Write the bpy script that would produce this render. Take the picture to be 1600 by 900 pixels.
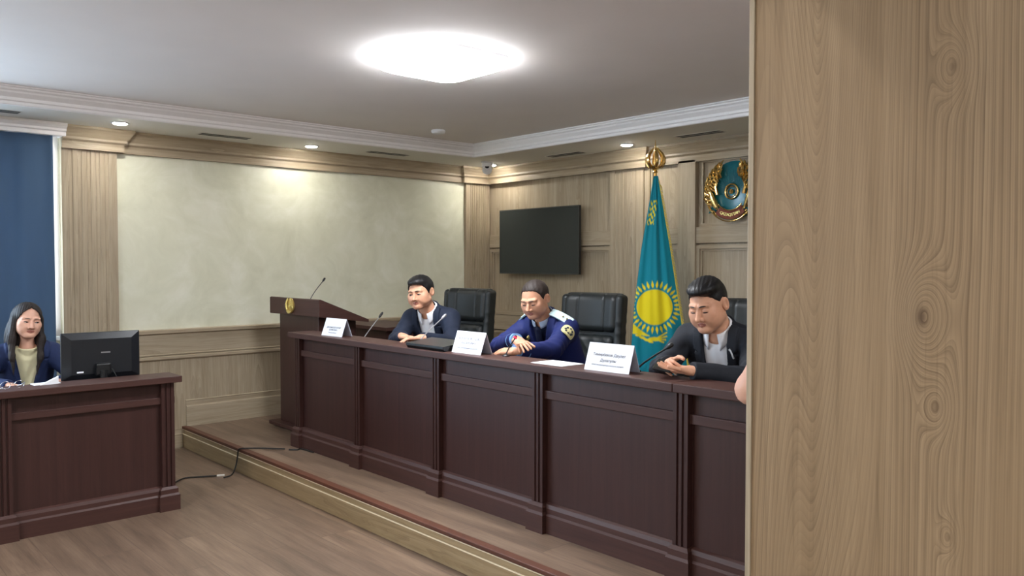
import bpy, math, random
import numpy as np
from mathutils import Vector, Matrix, Euler

for o in list(bpy.data.objects): bpy.data.objects.remove(o)
SC = bpy.context.scene
COL = SC.collection
PI = math.pi

# ------------------------------------------------------------------ camera, world, exposure
cam_d = bpy.data.cameras.new('camera'); cam = bpy.data.objects.new('camera', cam_d); COL.objects.link(cam)
cam_d.sensor_width = 36.0; cam_d.lens = 36.0 * 1269.0 / 1600.0
cam_d.clip_start = 0.05; cam_d.clip_end = 100
cam.location = (0, 0, 1.45)
cam.rotation_euler = Euler((math.radians(90) - math.atan(38 / 1269.0), 0, math.radians(47.8)), 'XYZ')
SC.camera = cam
SC.view_settings.view_transform = 'Standard'
SC.view_settings.look = 'None'
SC.view_settings.gamma = 1.0
SC.view_settings.use_curve_mapping = False
SC.view_settings.exposure = 1.08
world = bpy.data.worlds.new('world'); SC.world = world; world.use_nodes = True
world.node_tree.nodes['Background'].inputs[0].default_value = (0.62, 0.80, 1.0, 1)
world.node_tree.nodes['Background'].inputs[1].default_value = 9.0
por_d = bpy.data.lights.new('window_portal', 'AREA'); por_d.shape = 'RECTANGLE'; por_d.size = 4.4; por_d.size_y = 1.43; por_d.cycles.is_portal = True
por = bpy.data.objects.new('window_portal', por_d); COL.objects.link(por); por.location = (-6.62, -0.73, 1.645); por.rotation_euler = (0, -math.pi / 2, 0)
por.rotation_euler = Euler((math.pi / 2, 0, -math.pi / 2), 'XYZ')
LAMP_E = 30.0        # big ceiling panels
SPOT_E = 120.0        # recessed downlights

# ------------------------------------------------------------------ room measures (metres)
XW = -6.48           # left wall plane
YB = 5.55            # back wall plane
XR = 2.6; YR = -3.2
ZS = 2.43            # soffit
ZC = 2.53            # raised ceiling
PZ = 0.167           # platform height
PY = 2.35            # platform front edge

# ------------------------------------------------------------------ material helpers
def lin(c):
    c = c / 255.0
    return c / 12.92 if c <= 0.04045 else ((c + 0.055) / 1.055) ** 2.4
def rgb(r, g, b): return (lin(r), lin(g), lin(b), 1.0)
MATS = {}
def nt_of(name):
    m = bpy.data.materials.new(name); m.use_nodes = True
    nt = m.node_tree; b = nt.nodes['Principled BSDF']
    MATS[name] = m
    return m, nt, b
def L(nt, a, b): nt.links.new(a, b)
def N(nt, t, **kw):
    n = nt.nodes.new(t)
    for k, v in kw.items(): setattr(n, k, v)
    return n
def val(nt, op, a, b=None, c=None):
    n = N(nt, 'ShaderNodeMath', operation=op)
    for i, x in enumerate((a, b, c)):
        if x is None: continue
        if isinstance(x, (int, float)): n.inputs[i].default_value = x
        else: L(nt, x, n.inputs[i])
    return n.outputs[0]
def comb(nt, x, y, z):
    n = N(nt, 'ShaderNodeCombineXYZ')
    for i, v in enumerate((x, y, z)):
        if isinstance(v, (int, float)): n.inputs[i].default_value = v
        else: L(nt, v, n.inputs[i])
    return n.outputs[0]
def noise(nt, vec, scale, detail=2, rough=0.5):
    n = N(nt, 'ShaderNodeTexNoise'); n.inputs['Scale'].default_value = scale
    n.inputs['Detail'].default_value = detail; n.inputs['Roughness'].default_value = rough
    L(nt, vec, n.inputs['Vector']); return n.outputs['Fac']
def ramp(nt, fac, stops):
    n = N(nt, 'ShaderNodeValToRGB'); cr = n.color_ramp
    while len(cr.elements) < len(stops): cr.elements.new(0.5)
    for e, (p, c) in zip(cr.elements, stops): e.position = p; e.color = c
    L(nt, fac, n.inputs[0]); return n.outputs[0]
def mixc(nt, fac, a, b, blend='MIX'):
    n = N(nt, 'ShaderNodeMix', data_type='RGBA', blend_type=blend)
    if isinstance(fac, (int, float)): n.inputs[0].default_value = fac
    else: L(nt, fac, n.inputs[0])
    for i, x in ((6, a), (7, b)):
        if isinstance(x, tuple): n.inputs[i].default_value = x
        else: L(nt, x, n.inputs[i])
    return n.outputs[2]
def bump(nt, b, h, strength=0.2, dist=0.002):
    n = N(nt, 'ShaderNodeBump'); n.inputs['Strength'].default_value = strength; n.inputs['Distance'].default_value = dist
    L(nt, h, n.inputs['Height']); L(nt, n.outputs[0], b.inputs['Normal'])
def plain(name, col, rough=0.5, metal=0.0, spec=0.5, var=0.06, scale=40.0, bmp=0.0):
    m, nt, b = nt_of(name)
    tc = N(nt, 'ShaderNodeTexCoord').outputs['Object']
    nz = noise(nt, tc, scale, 3)
    d = tuple(c * (1 - var) for c in col[:3]) + (1,); u = tuple(min(1, c * (1 + var)) for c in col[:3]) + (1,)
    L(nt, ramp(nt, nz, [(0.3, d), (0.7, u)]), b.inputs['Base Color'])
    b.inputs['Roughness'].default_value = rough; b.inputs['Metallic'].default_value = metal
    b.inputs['Specular IOR Level'].default_value = spec
    if bmp: bump(nt, b, nz, bmp, 0.002)
    return m
def emit(name, col, e):
    m, nt, b = nt_of(name)
    b.inputs['Base Color'].default_value = (0.8, 0.8, 0.8, 1)
    b.inputs['Emission Color'].default_value = col; b.inputs['Emission Strength'].default_value = e
    return m
def wood(name, light, mid, dark, horizontal=False, ufreq=2.6, zfreq=0.28, rings=9.0, rough=0.45, off=0.0, knots=(), fine=0.5, spec=0.35, cath=None):
    """grain as contour lines of a stretched height field (cathedrals), plus fine pores; optional knots (u, z, size)"""
    m, nt, b = nt_of(name)
    s = N(nt, 'ShaderNodeSeparateXYZ'); L(nt, N(nt, 'ShaderNodeTexCoord').outputs['Object'], s.inputs[0])
    u = val(nt, 'ADD', s.outputs[0], s.outputs[1]); z = s.outputs[2]
    if horizontal: u, z = z, u
    u = val(nt, 'ADD', u, off)
    f = noise(nt, comb(nt, val(nt, 'MULTIPLY', u, ufreq), val(nt, 'MULTIPLY', z, zfreq), 0.0), 1.0, 1.5, 0.45)
    wob = noise(nt, comb(nt, val(nt, 'MULTIPLY', u, 7.0), val(nt, 'MULTIPLY', z, 2.2), 3.0), 1.0, 2, 0.5)
    h = val(nt, 'ADD', val(nt, 'MULTIPLY', f, rings), val(nt, 'MULTIPLY', wob, 0.55))
    kmask = None
    for (ku, kz, ks, ka) in knots:
        du = val(nt, 'DIVIDE', val(nt, 'SUBTRACT', u, ku + off), ks)
        dz = val(nt, 'DIVIDE', val(nt, 'SUBTRACT', z, kz), ks * 1.9)
        r2 = val(nt, 'ADD', val(nt, 'MULTIPLY', du, du), val(nt, 'MULTIPLY', dz, dz))
        g = val(nt, 'EXPONENT', val(nt, 'MULTIPLY', r2, -1.0))
        h = val(nt, 'ADD', h, val(nt, 'MULTIPLY', g, ka))
        core = val(nt, 'MULTIPLY', val(nt, 'EXPONENT', val(nt, 'MULTIPLY', r2, -16.0)), min(1.0, abs(ka) / 9.0))
        kmask = core if kmask is None else val(nt, 'MAXIMUM', kmask, core)
    if cath:
        (cu, ca, cb, cw) = cath
        du = val(nt, 'ABSOLUTE', val(nt, 'SUBTRACT', u, cu + off))
        q2 = val(nt, 'POWER', val(nt, 'DIVIDE', du, cw), 2.0)
        par = val(nt, 'DIVIDE', val(nt, 'MULTIPLY', q2, ca), val(nt, 'ADD', 1.0, q2))
        win = val(nt, 'EXPONENT', val(nt, 'MULTIPLY', q2, -0.45))
        h = val(nt, 'ADD', h, val(nt, 'SUBTRACT', par, val(nt, 'MULTIPLY', val(nt, 'MULTIPLY', val(nt, 'SUBTRACT', z, 1.45), cb), win)))
        h = val(nt, 'ADD', h, val(nt, 'MULTIPLY', u, 85.0))
    fr = val(nt, 'FRACT', h)
    l1 = val(nt, 'POWER', fr, 2.2)
    l2 = val(nt, 'POWER', val(nt, 'FRACT', val(nt, 'MULTIPLY', h, 2.7)), 2.0)
    patch = ramp(nt, noise(nt, comb(nt, val(nt, 'MULTIPLY', u, 9.0), val(nt, 'MULTIPLY', z, 1.1), 21.0), 1.0, 2, 0.5), [(0.35, (0.25, 0.25, 0.25, 1)), (0.65, (1, 1, 1, 1))])
    line = val(nt, 'MULTIPLY', val(nt, 'ADD', val(nt, 'MULTIPLY', l1, 0.6), val(nt, 'MULTIPLY', l2, 0.4)), patch)
    pores = noise(nt, comb(nt, val(nt, 'MULTIPLY', u, 170.0), val(nt, 'MULTIPLY', z, 5.0), 0.0), 1.0, 3, 0.6)
    strk = noise(nt, comb(nt, val(nt, 'MULTIPLY', u, 34.0), val(nt, 'MULTIPLY', z, 0.7), 7.0), 1.0, 3, 0.6)
    big = noise(nt, comb(nt, val(nt, 'MULTIPLY', u, 4.0), val(nt, 'MULTIPLY', z, 0.5), 11.0), 1.0, 2, 0.5)
    c = ramp(nt, strk, [(0.3, mid), (0.7, light)])
    c = mixc(nt, val(nt, 'MULTIPLY', line, fine), c, dark)
    pm = val(nt, 'MULTIPLY', ramp(nt, pores, [(0.52, (0, 0, 0, 1)), (0.72, (1, 1, 1, 1))]), 0.35)
    c = mixc(nt, pm, c, dark)
    c = mixc(nt, val(nt, 'MULTIPLY', ramp(nt, big, [(0.35, (0, 0, 0, 1)), (0.65, (1, 1, 1, 1))]), 0.30), c, mid)
    if kmask is not None: c = mixc(nt, val(nt, 'MULTIPLY', kmask, 0.8), c, dark)
    L(nt, c, b.inputs['Base Color'])
    b.inputs['Roughness'].default_value = rough; b.inputs['Specular IOR Level'].default_value = spec
    bump(nt, b, val(nt, 'ADD', line, pores), 0.12, 0.001)
    return m

OAK = (rgb(184, 169, 146), rgb(161, 145, 121), rgb(104, 88, 67))
wood('oak_upright', *OAK, ufreq=4.5, zfreq=0.30, rings=22.0, fine=0.55)
wood('oak_lengthwise', *OAK, horizontal=True, off=0.7, ufreq=5.5, zfreq=0.30, rings=16.0, fine=0.5)
wood('oak_column', rgb(166, 141, 110), rgb(140, 116, 87), rgb(76, 56, 37), ufreq=9.0, zfreq=0.25, rings=6.0, off=3.1, fine=0.9,
     knots=((0.277, 1.375, 0.030, 9.0), (0.318, 1.07, 0.012, -3.5), (0.300, 1.25, 0.018, -4.0), (0.315, 1.72, 0.020, -5.0)), cath=(0.122, 11.0, 24.0, 0.045))
DRK = (rgb(68, 42, 38), rgb(56, 33, 30), rgb(37, 21, 20))
plain('pale_edge', rgb(246, 230, 200), 0.45, var=0.02)
wood('dark_upright', *DRK, ufreq=9.0, zfreq=0.3, rings=5.0, rough=0.40, fine=0.28, spec=0.4)
wood('dark_lengthwise', rgb(78, 50, 44), rgb(66, 41, 36), rgb(45, 27, 24), horizontal=True, ufreq=14.0, zfreq=0.3, rings=5.0, rough=0.50, fine=0.30, spec=0.35)
wood('nosing_wood', rgb(104, 64, 48), rgb(88, 52, 38), rgb(56, 33, 25), horizontal=True, rough=0.5)
wood('riser_oak', rgb(172, 150, 116), rgb(146, 123, 90), rgb(92, 72, 48), horizontal=True, off=0.7, ufreq=9.0, zfreq=0.8, rings=9.0, fine=0.6)

def floor_mat():
    m, nt, b = nt_of('laminate_floor')
    tc = N(nt, 'ShaderNodeTexCoord').outputs['Object']
    br = N(nt, 'ShaderNodeTexBrick'); L(nt, tc, br.inputs['Vector'])
    br.offset = 0.37; br.inputs['Scale'].default_value = 1.0
    br.inputs['Brick Width'].default_value = 1.28; br.inputs['Row Height'].default_value = 0.192
    br.inputs['Mortar Size'].default_value = 0.0018; br.inputs['Mortar Smooth'].default_value = 0.1
    br.inputs['Color1'].default_value = (0.0, 0, 0, 1); br.inputs['Color2'].default_value = (1, 1, 1, 1)
    br.inputs['Mortar'].default_value = (0.5, 0.5, 0.5, 1)
    s = N(nt, 'ShaderNodeSeparateXYZ'); L(nt, tc, s.inputs[0])
    bw = N(nt, 'ShaderNodeRGBToBW'); L(nt, br.outputs['Color'], bw.inputs[0])
    seed = val(nt, 'MULTIPLY', bw.outputs[0], 9.0)
    st = noise(nt, comb(nt, val(nt, 'MULTIPLY', s.outputs[0], 1.3), val(nt, 'MULTIPLY', s.outputs[1], 13.0), seed), 1.0, 4, 0.6)
    fine = noise(nt, comb(nt, val(nt, 'MULTIPLY', s.outputs[0], 6.0), val(nt, 'MULTIPLY', s.outputs[1], 120.0), seed), 1.0, 3, 0.6)
    c = ramp(nt, st, [(0.3, rgb(92, 74, 61)), (0.5, rgb(120, 98, 81)), (0.72, rgb(146, 122, 102))])
    c = mixc(nt, 0.2, c, ramp(nt, fine, [(0.35, rgb(72, 56, 46)), (0.65, rgb(150, 128, 108))]))
    c = mixc(nt, val(nt, 'MULTIPLY', bw.outputs[0], 0.35), c, rgb(86, 70, 58))
    c = mixc(nt, val(nt, 'MULTIPLY', br.outputs['Fac'], 0.6), c, rgb(70, 56, 48))
    L(nt, c, b.inputs['Base Color']); b.inputs['Roughness'].default_value = 0.38
    b.inputs['Specular IOR Level'].default_value = 0.45
    bump(nt, b, val(nt, 'SUBTRACT', fine, br.outputs['Fac']), 0.1, 0.001)
floor_mat()
def plaster_mat():
    m, nt, b = nt_of('cream_plaster')
    tc = N(nt, 'ShaderNodeTexCoord').outputs['Object']
    w = noise(nt, tc, 1.6, 3, 0.6)
    wv = N(nt, 'ShaderNodeVectorMath', operation='MULTIPLY_ADD')
    nn = N(nt, 'ShaderNodeTexNoise'); nn.inputs['Scale'].default_value = 1.5; L(nt, tc, nn.inputs['Vector'])
    L(nt, nn.outputs['Color'], wv.inputs[0]); wv.inputs[1].default_value = (0.9, 0.9, 0.9); L(nt, tc, wv.inputs[2])
    n2 = noise(nt, wv.outputs[0], 3.2, 5, 0.62)
    c = ramp(nt, n2, [(0.30, rgb(208, 207, 184)), (0.5, rgb(219, 218, 196)), (0.70, rgb(230, 229, 212))])
    L(nt, c, b.inputs['Base Color'])
    L(nt, ramp(nt, n2, [(0.35, (0.34, 0.34, 0.34, 1)), (0.65, (0.6, 0.6, 0.6, 1))]), b.inputs['Roughness'])
    b.inputs['Specular IOR Level'].default_value = 0.6
    bump(nt, b, n2, 0.08, 0.003)
plaster_mat()
plain('ceiling_paint', rgb(238, 232, 228), 0.8, var=0.015, scale=3)
plain('soffit_paint', rgb(222, 220, 212), 0.8, var=0.015, scale=3)
plain('white_moulding', rgb(244, 242, 242), 0.55, var=0.01)
plain('rear_paint', rgb(205, 195, 178), 0.8, var=0.02)
plain('white_plastic', rgb(236, 236, 238), 0.4, var=0.01)
plain('white_frame', rgb(240, 240, 240), 0.4, var=0.01)
plain('black_slot', rgb(22, 22, 24), 0.6)
plain('black_plastic', rgb(20, 21, 23), 0.38, spec=0.5)
plain('monitor_shell', rgb(26, 29, 34), 0.32, spec=0.5)
plain('screen_glass', rgb(40, 46, 46), 0.22, spec=0.45, var=0.02)
plain('screen_edge', rgb(70, 72, 72), 0.3, metal=0.6)
plain('chair_leather', rgb(24, 28, 29), 0.46, spec=0.45, var=0.1, scale=90, bmp=0.08)
plain('chrome', rgb(190, 190, 195), 0.22, metal=1.0)
plain('silver_stem', rgb(176, 176, 180), 0.3, metal=0.7)
plain('gold', rgb(236, 204, 134), 0.22, metal=1.0, var=0.08)
plain('pale_gold', rgb(226, 204, 128), 0.3, metal=0.8)
plain('emblem_teal', rgb(20, 104, 116), 0.22, spec=0.6, var=0.1)
plain('ribbon_brown', rgb(120, 58, 44), 0.35, var=0.08)
plain('card_white', rgb(236, 238, 246), 0.4, var=0.01)
plain('card_side', rgb(196, 200, 216), 0.35, var=0.02)
plain('ink', rgb(66, 66, 78), 0.7)
plain('ink_light', rgb(140, 140, 152), 0.7)
plain('paper', rgb(240, 242, 246), 0.7, var=0.01)
plain('cable_black', rgb(16, 16, 16), 0.5)
plain('cable_white', rgb(214, 208, 198), 0.5)
plain('mic_red', rgb(200, 44, 70), 0.4)
emit('mic_ring_lit', (1.0, 0.02, 0.06, 1), 0.9)
MATS['mic_ring_lit'].node_tree.nodes['Principled BSDF'].inputs['Base Color'].default_value = rgb(190, 20, 50)
plain('skin', rgb(212, 158, 128), 0.5, spec=0.4, var=0.04, scale=60)
plain('skin_pale', rgb(222, 172, 148), 0.5, spec=0.4, var=0.03, scale=60)
plain('skin_warm', rgb(206, 152, 122), 0.48, spec=0.4, var=0.04, scale=60)
for _n in ('skin', 'skin_pale', 'skin_warm'):
    _b = MATS[_n].node_tree.nodes['Principled BSDF']
    _b.inputs['Subsurface Weight'].default_value = 0.05; _b.inputs['Subsurface Radius'].default_value = (0.006, 0.003, 0.002)
plain('lips', rgb(164, 102, 88), 0.45, var=0.04)
plain('eye_white', rgb(206, 200, 194), 0.25, var=0.02)
plain('eye_dark', rgb(24, 17, 14), 0.2)
plain('lash', rgb(34, 24, 22), 0.6)
plain('hair_black', rgb(17, 16, 18), 0.5, spec=0.4, var=0.25, scale=160, bmp=0.12)
plain('hair_soft', rgb(46, 37, 33), 0.62, spec=0.3, var=0.25, scale=160, bmp=0.12)
plain('hair_long', rgb(40, 33, 31), 0.6, spec=0.3, var=0.25, scale=120, bmp=0.3)
plain('suit_navy', rgb(32, 39, 56), 0.75, spec=0.25, var=0.08, scale=60, bmp=0.1)
plain('suit_charcoal', rgb(35, 38, 45), 0.75, spec=0.25, var=0.1, scale=60, bmp=0.1)
plain('suit_blue', rgb(36, 48, 84), 0.75, spec=0.25, var=0.06, scale=60, bmp=0.1)
plain('uniform_blue', rgb(24, 34, 86), 0.7, spec=0.25, var=0.06, scale=60, bmp=0.1)
plain('uniform_dark', rgb(16, 22, 52), 0.65, spec=0.3, var=0.06)
plain('piping_blue', rgb(120, 170, 226), 0.6)
plain('epaulette_cloth', rgb(196, 222, 226), 0.6, var=0.03)
plain('patch_gold', rgb(216, 204, 150), 0.55, var=0.05)
plain('patch_dark', rgb(30, 40, 52), 0.6)
plain('shirt_white', rgb(232, 232, 236), 0.7, var=0.02, bmp=0.05)
plain('shirt_cream', rgb(236, 228, 186), 0.7, var=0.03, bmp=0.05)
plain('trousers_dark', rgb(26, 28, 34), 0.8)
plain('shoe_black', rgb(18, 18, 18), 0.35)
plain('tee_grey', rgb(120, 122, 126), 0.8)
plain('pen_white', rgb(225, 228, 232), 0.3)
plain('flag_pole', rgb(196, 150, 80), 0.3, metal=1.0)

def fabric_translucent(name, col, tr, rough=0.9):
    m, nt, b = nt_of(name)
    b.inputs['Base Color'].default_value = col; b.inputs['Roughness'].default_value = rough
    b.inputs['Specular IOR Level'].default_value = 0.15
    t = N(nt, 'ShaderNodeBsdfTranslucent'); t.inputs[0].default_value = col
    mx = N(nt, 'ShaderNodeMixShader'); mx.inputs[0].default_value = tr
    out = nt.nodes['Material Output']
    L(nt, b.outputs[0], mx.inputs[1]); L(nt, t.outputs[0], mx.inputs[2]); L(nt, mx.outputs[0], out.inputs[0])
fabric_translucent('curtain_blue', rgb(88, 112, 140), 0.34)
fabric_translucent('sheer_white', rgb(246, 240, 234), 0.55)
def glass_mat():
    m, nt, b = nt_of('window_glass')
    t = N(nt, 'ShaderNodeBsdfTransparent'); g = N(nt, 'ShaderNodeBsdfGlossy'); g.inputs['Roughness'].default_value = 0.03
    mx = N(nt, 'ShaderNodeMixShader'); mx.inputs[0].default_value = 0.08
    L(nt, t.outputs[0], mx.inputs[1]); L(nt, g.outputs[0], mx.inputs[2]); L(nt, mx.outputs[0], nt.nodes['Material Output'].inputs[0])
glass_mat()
def vcol_mat(name, rough=0.75):
    m, nt, b = nt_of(name)
    a = N(nt, 'ShaderNodeVertexColor', layer_name='pattern')
    L(nt, a.outputs[0], b.inputs['Base Color']); b.inputs['Roughness'].default_value = rough
    b.inputs['Specular IOR Level'].default_value = 0.3; b.inputs['Sheen Weight'].default_value = 0.15
vcol_mat('flag_cloth')
emit('lamp_diffuser', (0.93, 0.96, 1.0, 1), LAMP_E)
emit('spot_diffuser', (1.0, 0.97, 0.90, 1), SPOT_E)

# ------------------------------------------------------------------ object helpers
def tag(o, label=None, cat=None, group=None, kind=None):
    if label: o['label'] = label
    if cat: o['category'] = cat
    if group: o['group'] = group
    if kind: o['kind'] = kind
    return o
def thing(name, label, cat, loc=(0, 0, 0), rz=0.0, group=None):
    o = bpy.data.objects.new(name, None); COL.objects.link(o)
    o.location = loc; o.rotation_euler = (0, 0, rz); o.empty_display_size = 0.1
    return tag(o, label, cat, group)
class MB:
    def __init__(s): s.v = []; s.f = []; s.m = []; s.mats = []
    def mi(s, mat):
        if mat not in s.mats: s.mats.append(mat)
        return s.mats.index(mat)
    def add(s, vs, fs, mat):
        n = len(s.v); k = s.mi(mat); s.v += [tuple(v) for v in vs]
        for f in fs: s.f.append(tuple(i + n for i in f)); s.m.append(k)
    def box(s, x0, x1, y0, y1, z0, z1, mat, bev=0.0):
        if bev <= 0:
            vs = [(x, y, z) for x in (x0, x1) for y in (y0, y1) for z in (z0, z1)]
            s.add(vs, [(0, 1, 3, 2), (4, 6, 7, 5), (0, 4, 5, 1), (2, 3, 7, 6), (0, 2, 6, 4), (1, 5, 7, 3)], mat); return
        import bmesh
        bm = bmesh.new(); bmesh.ops.create_cube(bm, size=1)
        for v in bm.verts:
            v.co = Vector(((x0 + x1) / 2 + v.co.x * (x1 - x0), (y0 + y1) / 2 + v.co.y * (y1 - y0), (z0 + z1) / 2 + v.co.z * (z1 - z0)))
        bmesh.ops.bevel(bm, geom=bm.edges[:], offset=bev, segments=2, affect='EDGES', profile=0.5)
        bm.verts.index_update()
        s.add([v.co[:] for v in bm.verts], [tuple(v.index for v in f.verts) for f in bm.faces], mat); bm.free()
    def prism(s, pts, z0, z1, mat, T=None):
        """polygon pts (a,b) extruded along the third axis; T maps (a,b,c)->xyz"""
        T = T or (lambda a, b, c: (a, b, c)); n = len(pts)
        vs = [T(a, b, z0) for a, b in pts] + [T(a, b, z1) for a, b in pts]
        fs = [tuple(range(n))[::-1], tuple(range(n, 2 * n))] + [(i, (i + 1) % n, n + (i + 1) % n, n + i) for i in range(n)]
        s.add(vs, fs, mat)
    def tube(s, pts, r, mat, seg=10, caps=True):
        pts = [Vector(p) for p in pts]; rs = r if isinstance(r, (list, tuple)) else [r] * len(pts)
        up = None; vs = []; n = len(pts)
        for i, p in enumerate(pts):
            t = (pts[min(i + 1, n - 1)] - pts[max(i - 1, 0)]).normalized()
            if up is None:
                up = Vector((0, 0, 1)) if abs(t.z) < 0.9 else Vector((1, 0, 0))
            a = t.cross(up).normalized(); b = a.cross(t).normalized(); up = b
            for k in range(seg):
                q = 2 * PI * k / seg; vs.append(p + (a * math.cos(q) + b * math.sin(q)) * rs[i])
        fs = []
        for i in range(n - 1):
            for k in range(seg):
                k2 = (k + 1) % seg; fs.append((i * seg + k, i * seg + k2, (i + 1) * seg + k2, (i + 1) * seg + k))
        if caps: fs.append(tuple(range(seg))[::-1]); fs.append(tuple((n - 1) * seg + k for k in range(seg)))
        s.add(vs, fs, mat)
    def lathe(s, prof, mat, c=(0, 0, 0), seg=24, M=None):
        vs = []; fs = []; n = len(prof); M = M or Matrix.Identity(3); c = Vector(c)
        for r, z in prof:
            for k in range(seg):
                q = 2 * PI * k / seg; vs.append(c + M @ Vector((r * math.cos(q), r * math.sin(q), z)))
        for i in range(n - 1):
            for k in range(seg):
                k2 = (k + 1) % seg; fs.append((i * seg + k, i * seg + k2, (i + 1) * seg + k2, (i + 1) * seg + k))
        fs.append(tuple(range(seg))[::-1]); fs.append(tuple((n - 1) * seg + k for k in range(seg)))
        s.add(vs, fs, mat)
    def sweep(s, path, prof, mat, closed=False, flip=False):
        """profile (d,z) swept along an xy path, d to the right of travel, mitred"""
        P = [Vector(p) for p in path]; n = len(P); vs = []; k = len(prof)
        for i in range(n):
            if closed: a = P[i] - P[i - 1]; b = P[(i + 1) % n] - P[i]
            else: a = P[i] - P[i - 1] if i else P[1] - P[0]; b = P[i + 1] - P[i] if i < n - 1 else P[i] - P[i - 1]
            a = a.normalized(); b = b.normalized()
            na = Vector((a.y, -a.x)); nb = Vector((b.y, -b.x)); m = (na + nb)
            m = m / max(1e-6, m.dot(na))
            for d, z in prof: vs.append((P[i].x + m.x * d, P[i].y + m.y * d, z))
        fs = []
        for i in range(n if closed else n - 1):
            j = (i + 1) % n
            for q in range(k): q2 = (q + 1) % k; fs.append((i * k + q, i * k + q2, j * k + q2, j * k + q))
        if not closed: fs.append(tuple(range(k))); fs.append(tuple((n - 1) * k + q for q in range(k))[::-1])
        s.add(vs, fs, mat)
    def build(s, name, parent=None, smooth=False, bevel=0.0, loc=None):
        me = bpy.data.meshes.new(name); me.from_pydata([tuple(v) for v in s.v], [], s.f)
        for m in s.mats: me.materials.append(MATS[m])
        me.polygons.foreach_set('material_index', s.m)
        import bmesh
        bm = bmesh.new(); bm.from_mesh(me); bmesh.ops.recalc_face_normals(bm, faces=bm.faces); bm.to_mesh(me); bm.free()
        me.update()
        if smooth:
            me.polygons.foreach_set('use_smooth', [True] * len(me.polygons))
            me.set_sharp_from_angle(angle=math.radians(40))
        o = bpy.data.objects.new(name, me); COL.objects.link(o)
        if parent: o.parent = parent
        if loc: o.location = loc
        if bevel:
            md = o.modifiers.new('bevel', 'BEVEL'); md.width = bevel; md.segments = 2; md.limit_method = 'ANGLE'
        return o
def struct(name, mb, parent=None, **kw):
    o = mb.build(name, parent, **kw)
    if not parent: o['kind'] = 'structure'
    return o
def copy_tree(o, parent=None):
    c = o.copy(); COL.objects.link(c)
    if parent: c.parent = parent
    for ch in list(o.children): copy_tree(ch, c)
    return c
def text_mb(body, size, mat, T, mb, align='CENTER', ext=0.0004):
    """lettering as a mesh; T maps (x, y, z) of the text plane to parent space"""
    cu = bpy.data.curves.new('lettering', 'FONT'); cu.body = body; cu.size = size; cu.align_x = align; cu.extrude = ext; cu.resolution_u = 2
    o = bpy.data.objects.new('lettering', cu); COL.objects.link(o)
    dg = bpy.context.evaluated_depsgraph_get(); me = bpy.data.meshes.new_from_object(o.evaluated_get(dg))
    mb.add([T(*v.co) for v in me.vertices], [tuple(p.vertices) for p in me.polygons], mat)
    bpy.data.objects.remove(o); bpy.data.curves.remove(cu); bpy.data.meshes.remove(me)
def nmesh(name, V, Q, parent=None, mats=('skin',), mi=None, smooth=True):
    """numpy quads -> object"""
    me = bpy.data.meshes.new(name); n = len(V); q = len(Q)
    me.vertices.add(n); me.vertices.foreach_set('co', np.asarray(V, np.float32).ravel())
    me.loops.add(q * 4); me.loops.foreach_set('vertex_index', np.asarray(Q, np.int32).ravel())
    me.polygons.add(q); me.polygons.foreach_set('loop_start', np.arange(0, q * 4, 4, dtype=np.int32))
    try: me.polygons.foreach_set('loop_total', np.full(q, 4, np.int32))
    except Exception: pass
    for m in mats: me.materials.append(MATS[m])
    if mi is not None: me.polygons.foreach_set('material_index', np.asarray(mi, np.int32))
    me.update(calc_edges=True); me.validate()
    if smooth: me.polygons.foreach_set('use_smooth', np.ones(len(me.polygons), bool))
    o = bpy.data.objects.new(name, me); COL.objects.link(o)
    if parent: o.parent = parent
    return o

# ------------------------------------------------------------------ signed distance shapes and surface nets
def seg_d(p, a, b, ra, rb):
    a = np.asarray(a, np.float32); b = np.asarray(b, np.float32); ba = b - a; l2 = float((ba ** 2).sum()) + 1e-12
    t = np.clip(((p[0] - a[0]) * ba[0] + (p[1] - a[1]) * ba[1] + (p[2] - a[2]) * ba[2]) / l2, 0, 1)
    d = np.sqrt((p[0] - a[0] - t * ba[0]) ** 2 + (p[1] - a[1] - t * ba[1]) ** 2 + (p[2] - a[2] - t * ba[2]) ** 2)
    return d - (ra + (rb - ra) * t)
def ell(p, c, r):
    x = (p[0] - c[0]) / r[0]; y = (p[1] - c[1]) / r[1]; z = (p[2] - c[2]) / r[2]
    k0 = np.sqrt(x * x + y * y + z * z); k1 = np.sqrt((x / r[0]) ** 2 + (y / r[1]) ** 2 + (z / r[2]) ** 2) + 1e-9
    return k0 * (k0 - 1) / k1
def rbox(p, c, h, r):
    qx = np.abs(p[0] - c[0]) - h[0] + r; qy = np.abs(p[1] - c[1]) - h[1] + r; qz = np.abs(p[2] - c[2]) - h[2] + r
    return np.sqrt(np.maximum(qx, 0) ** 2 + np.maximum(qy, 0) ** 2 + np.maximum(qz, 0) ** 2) + np.minimum(np.maximum(qx, np.maximum(qy, qz)), 0) - r
def smin(a, b, k):
    h = np.maximum(k - np.abs(a - b), 0) / k
    return np.minimum(a, b) - h * h * k * 0.25
def smax(a, b, k): return -smin(-a, -b, k)
def poly2(x, y, pts):
    """signed distance to a polygon, negative inside"""
    d = None; s = np.ones(np.broadcast(x, y).shape, np.float32); n = len(pts)
    for i in range(n):
        ax, ay = pts[i]; bx, by = pts[i - 1]; ex, ey = bx - ax, by - ay; wx = x - ax; wy = y - ay
        t = np.clip((wx * ex + wy * ey) / (ex * ex + ey * ey + 1e-12), 0, 1)
        dd = (wx - ex * t) ** 2 + (wy - ey * t) ** 2; d = dd if d is None else np.minimum(d, dd)
        c1 = y >= ay; c2 = y < by; c3 = (ex * wy) > (ey * wx)
        s = np.where((c1 & c2 & c3) | (~c1 & ~c2 & ~c3), -s, s)
    return s * np.sqrt(d)
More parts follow.
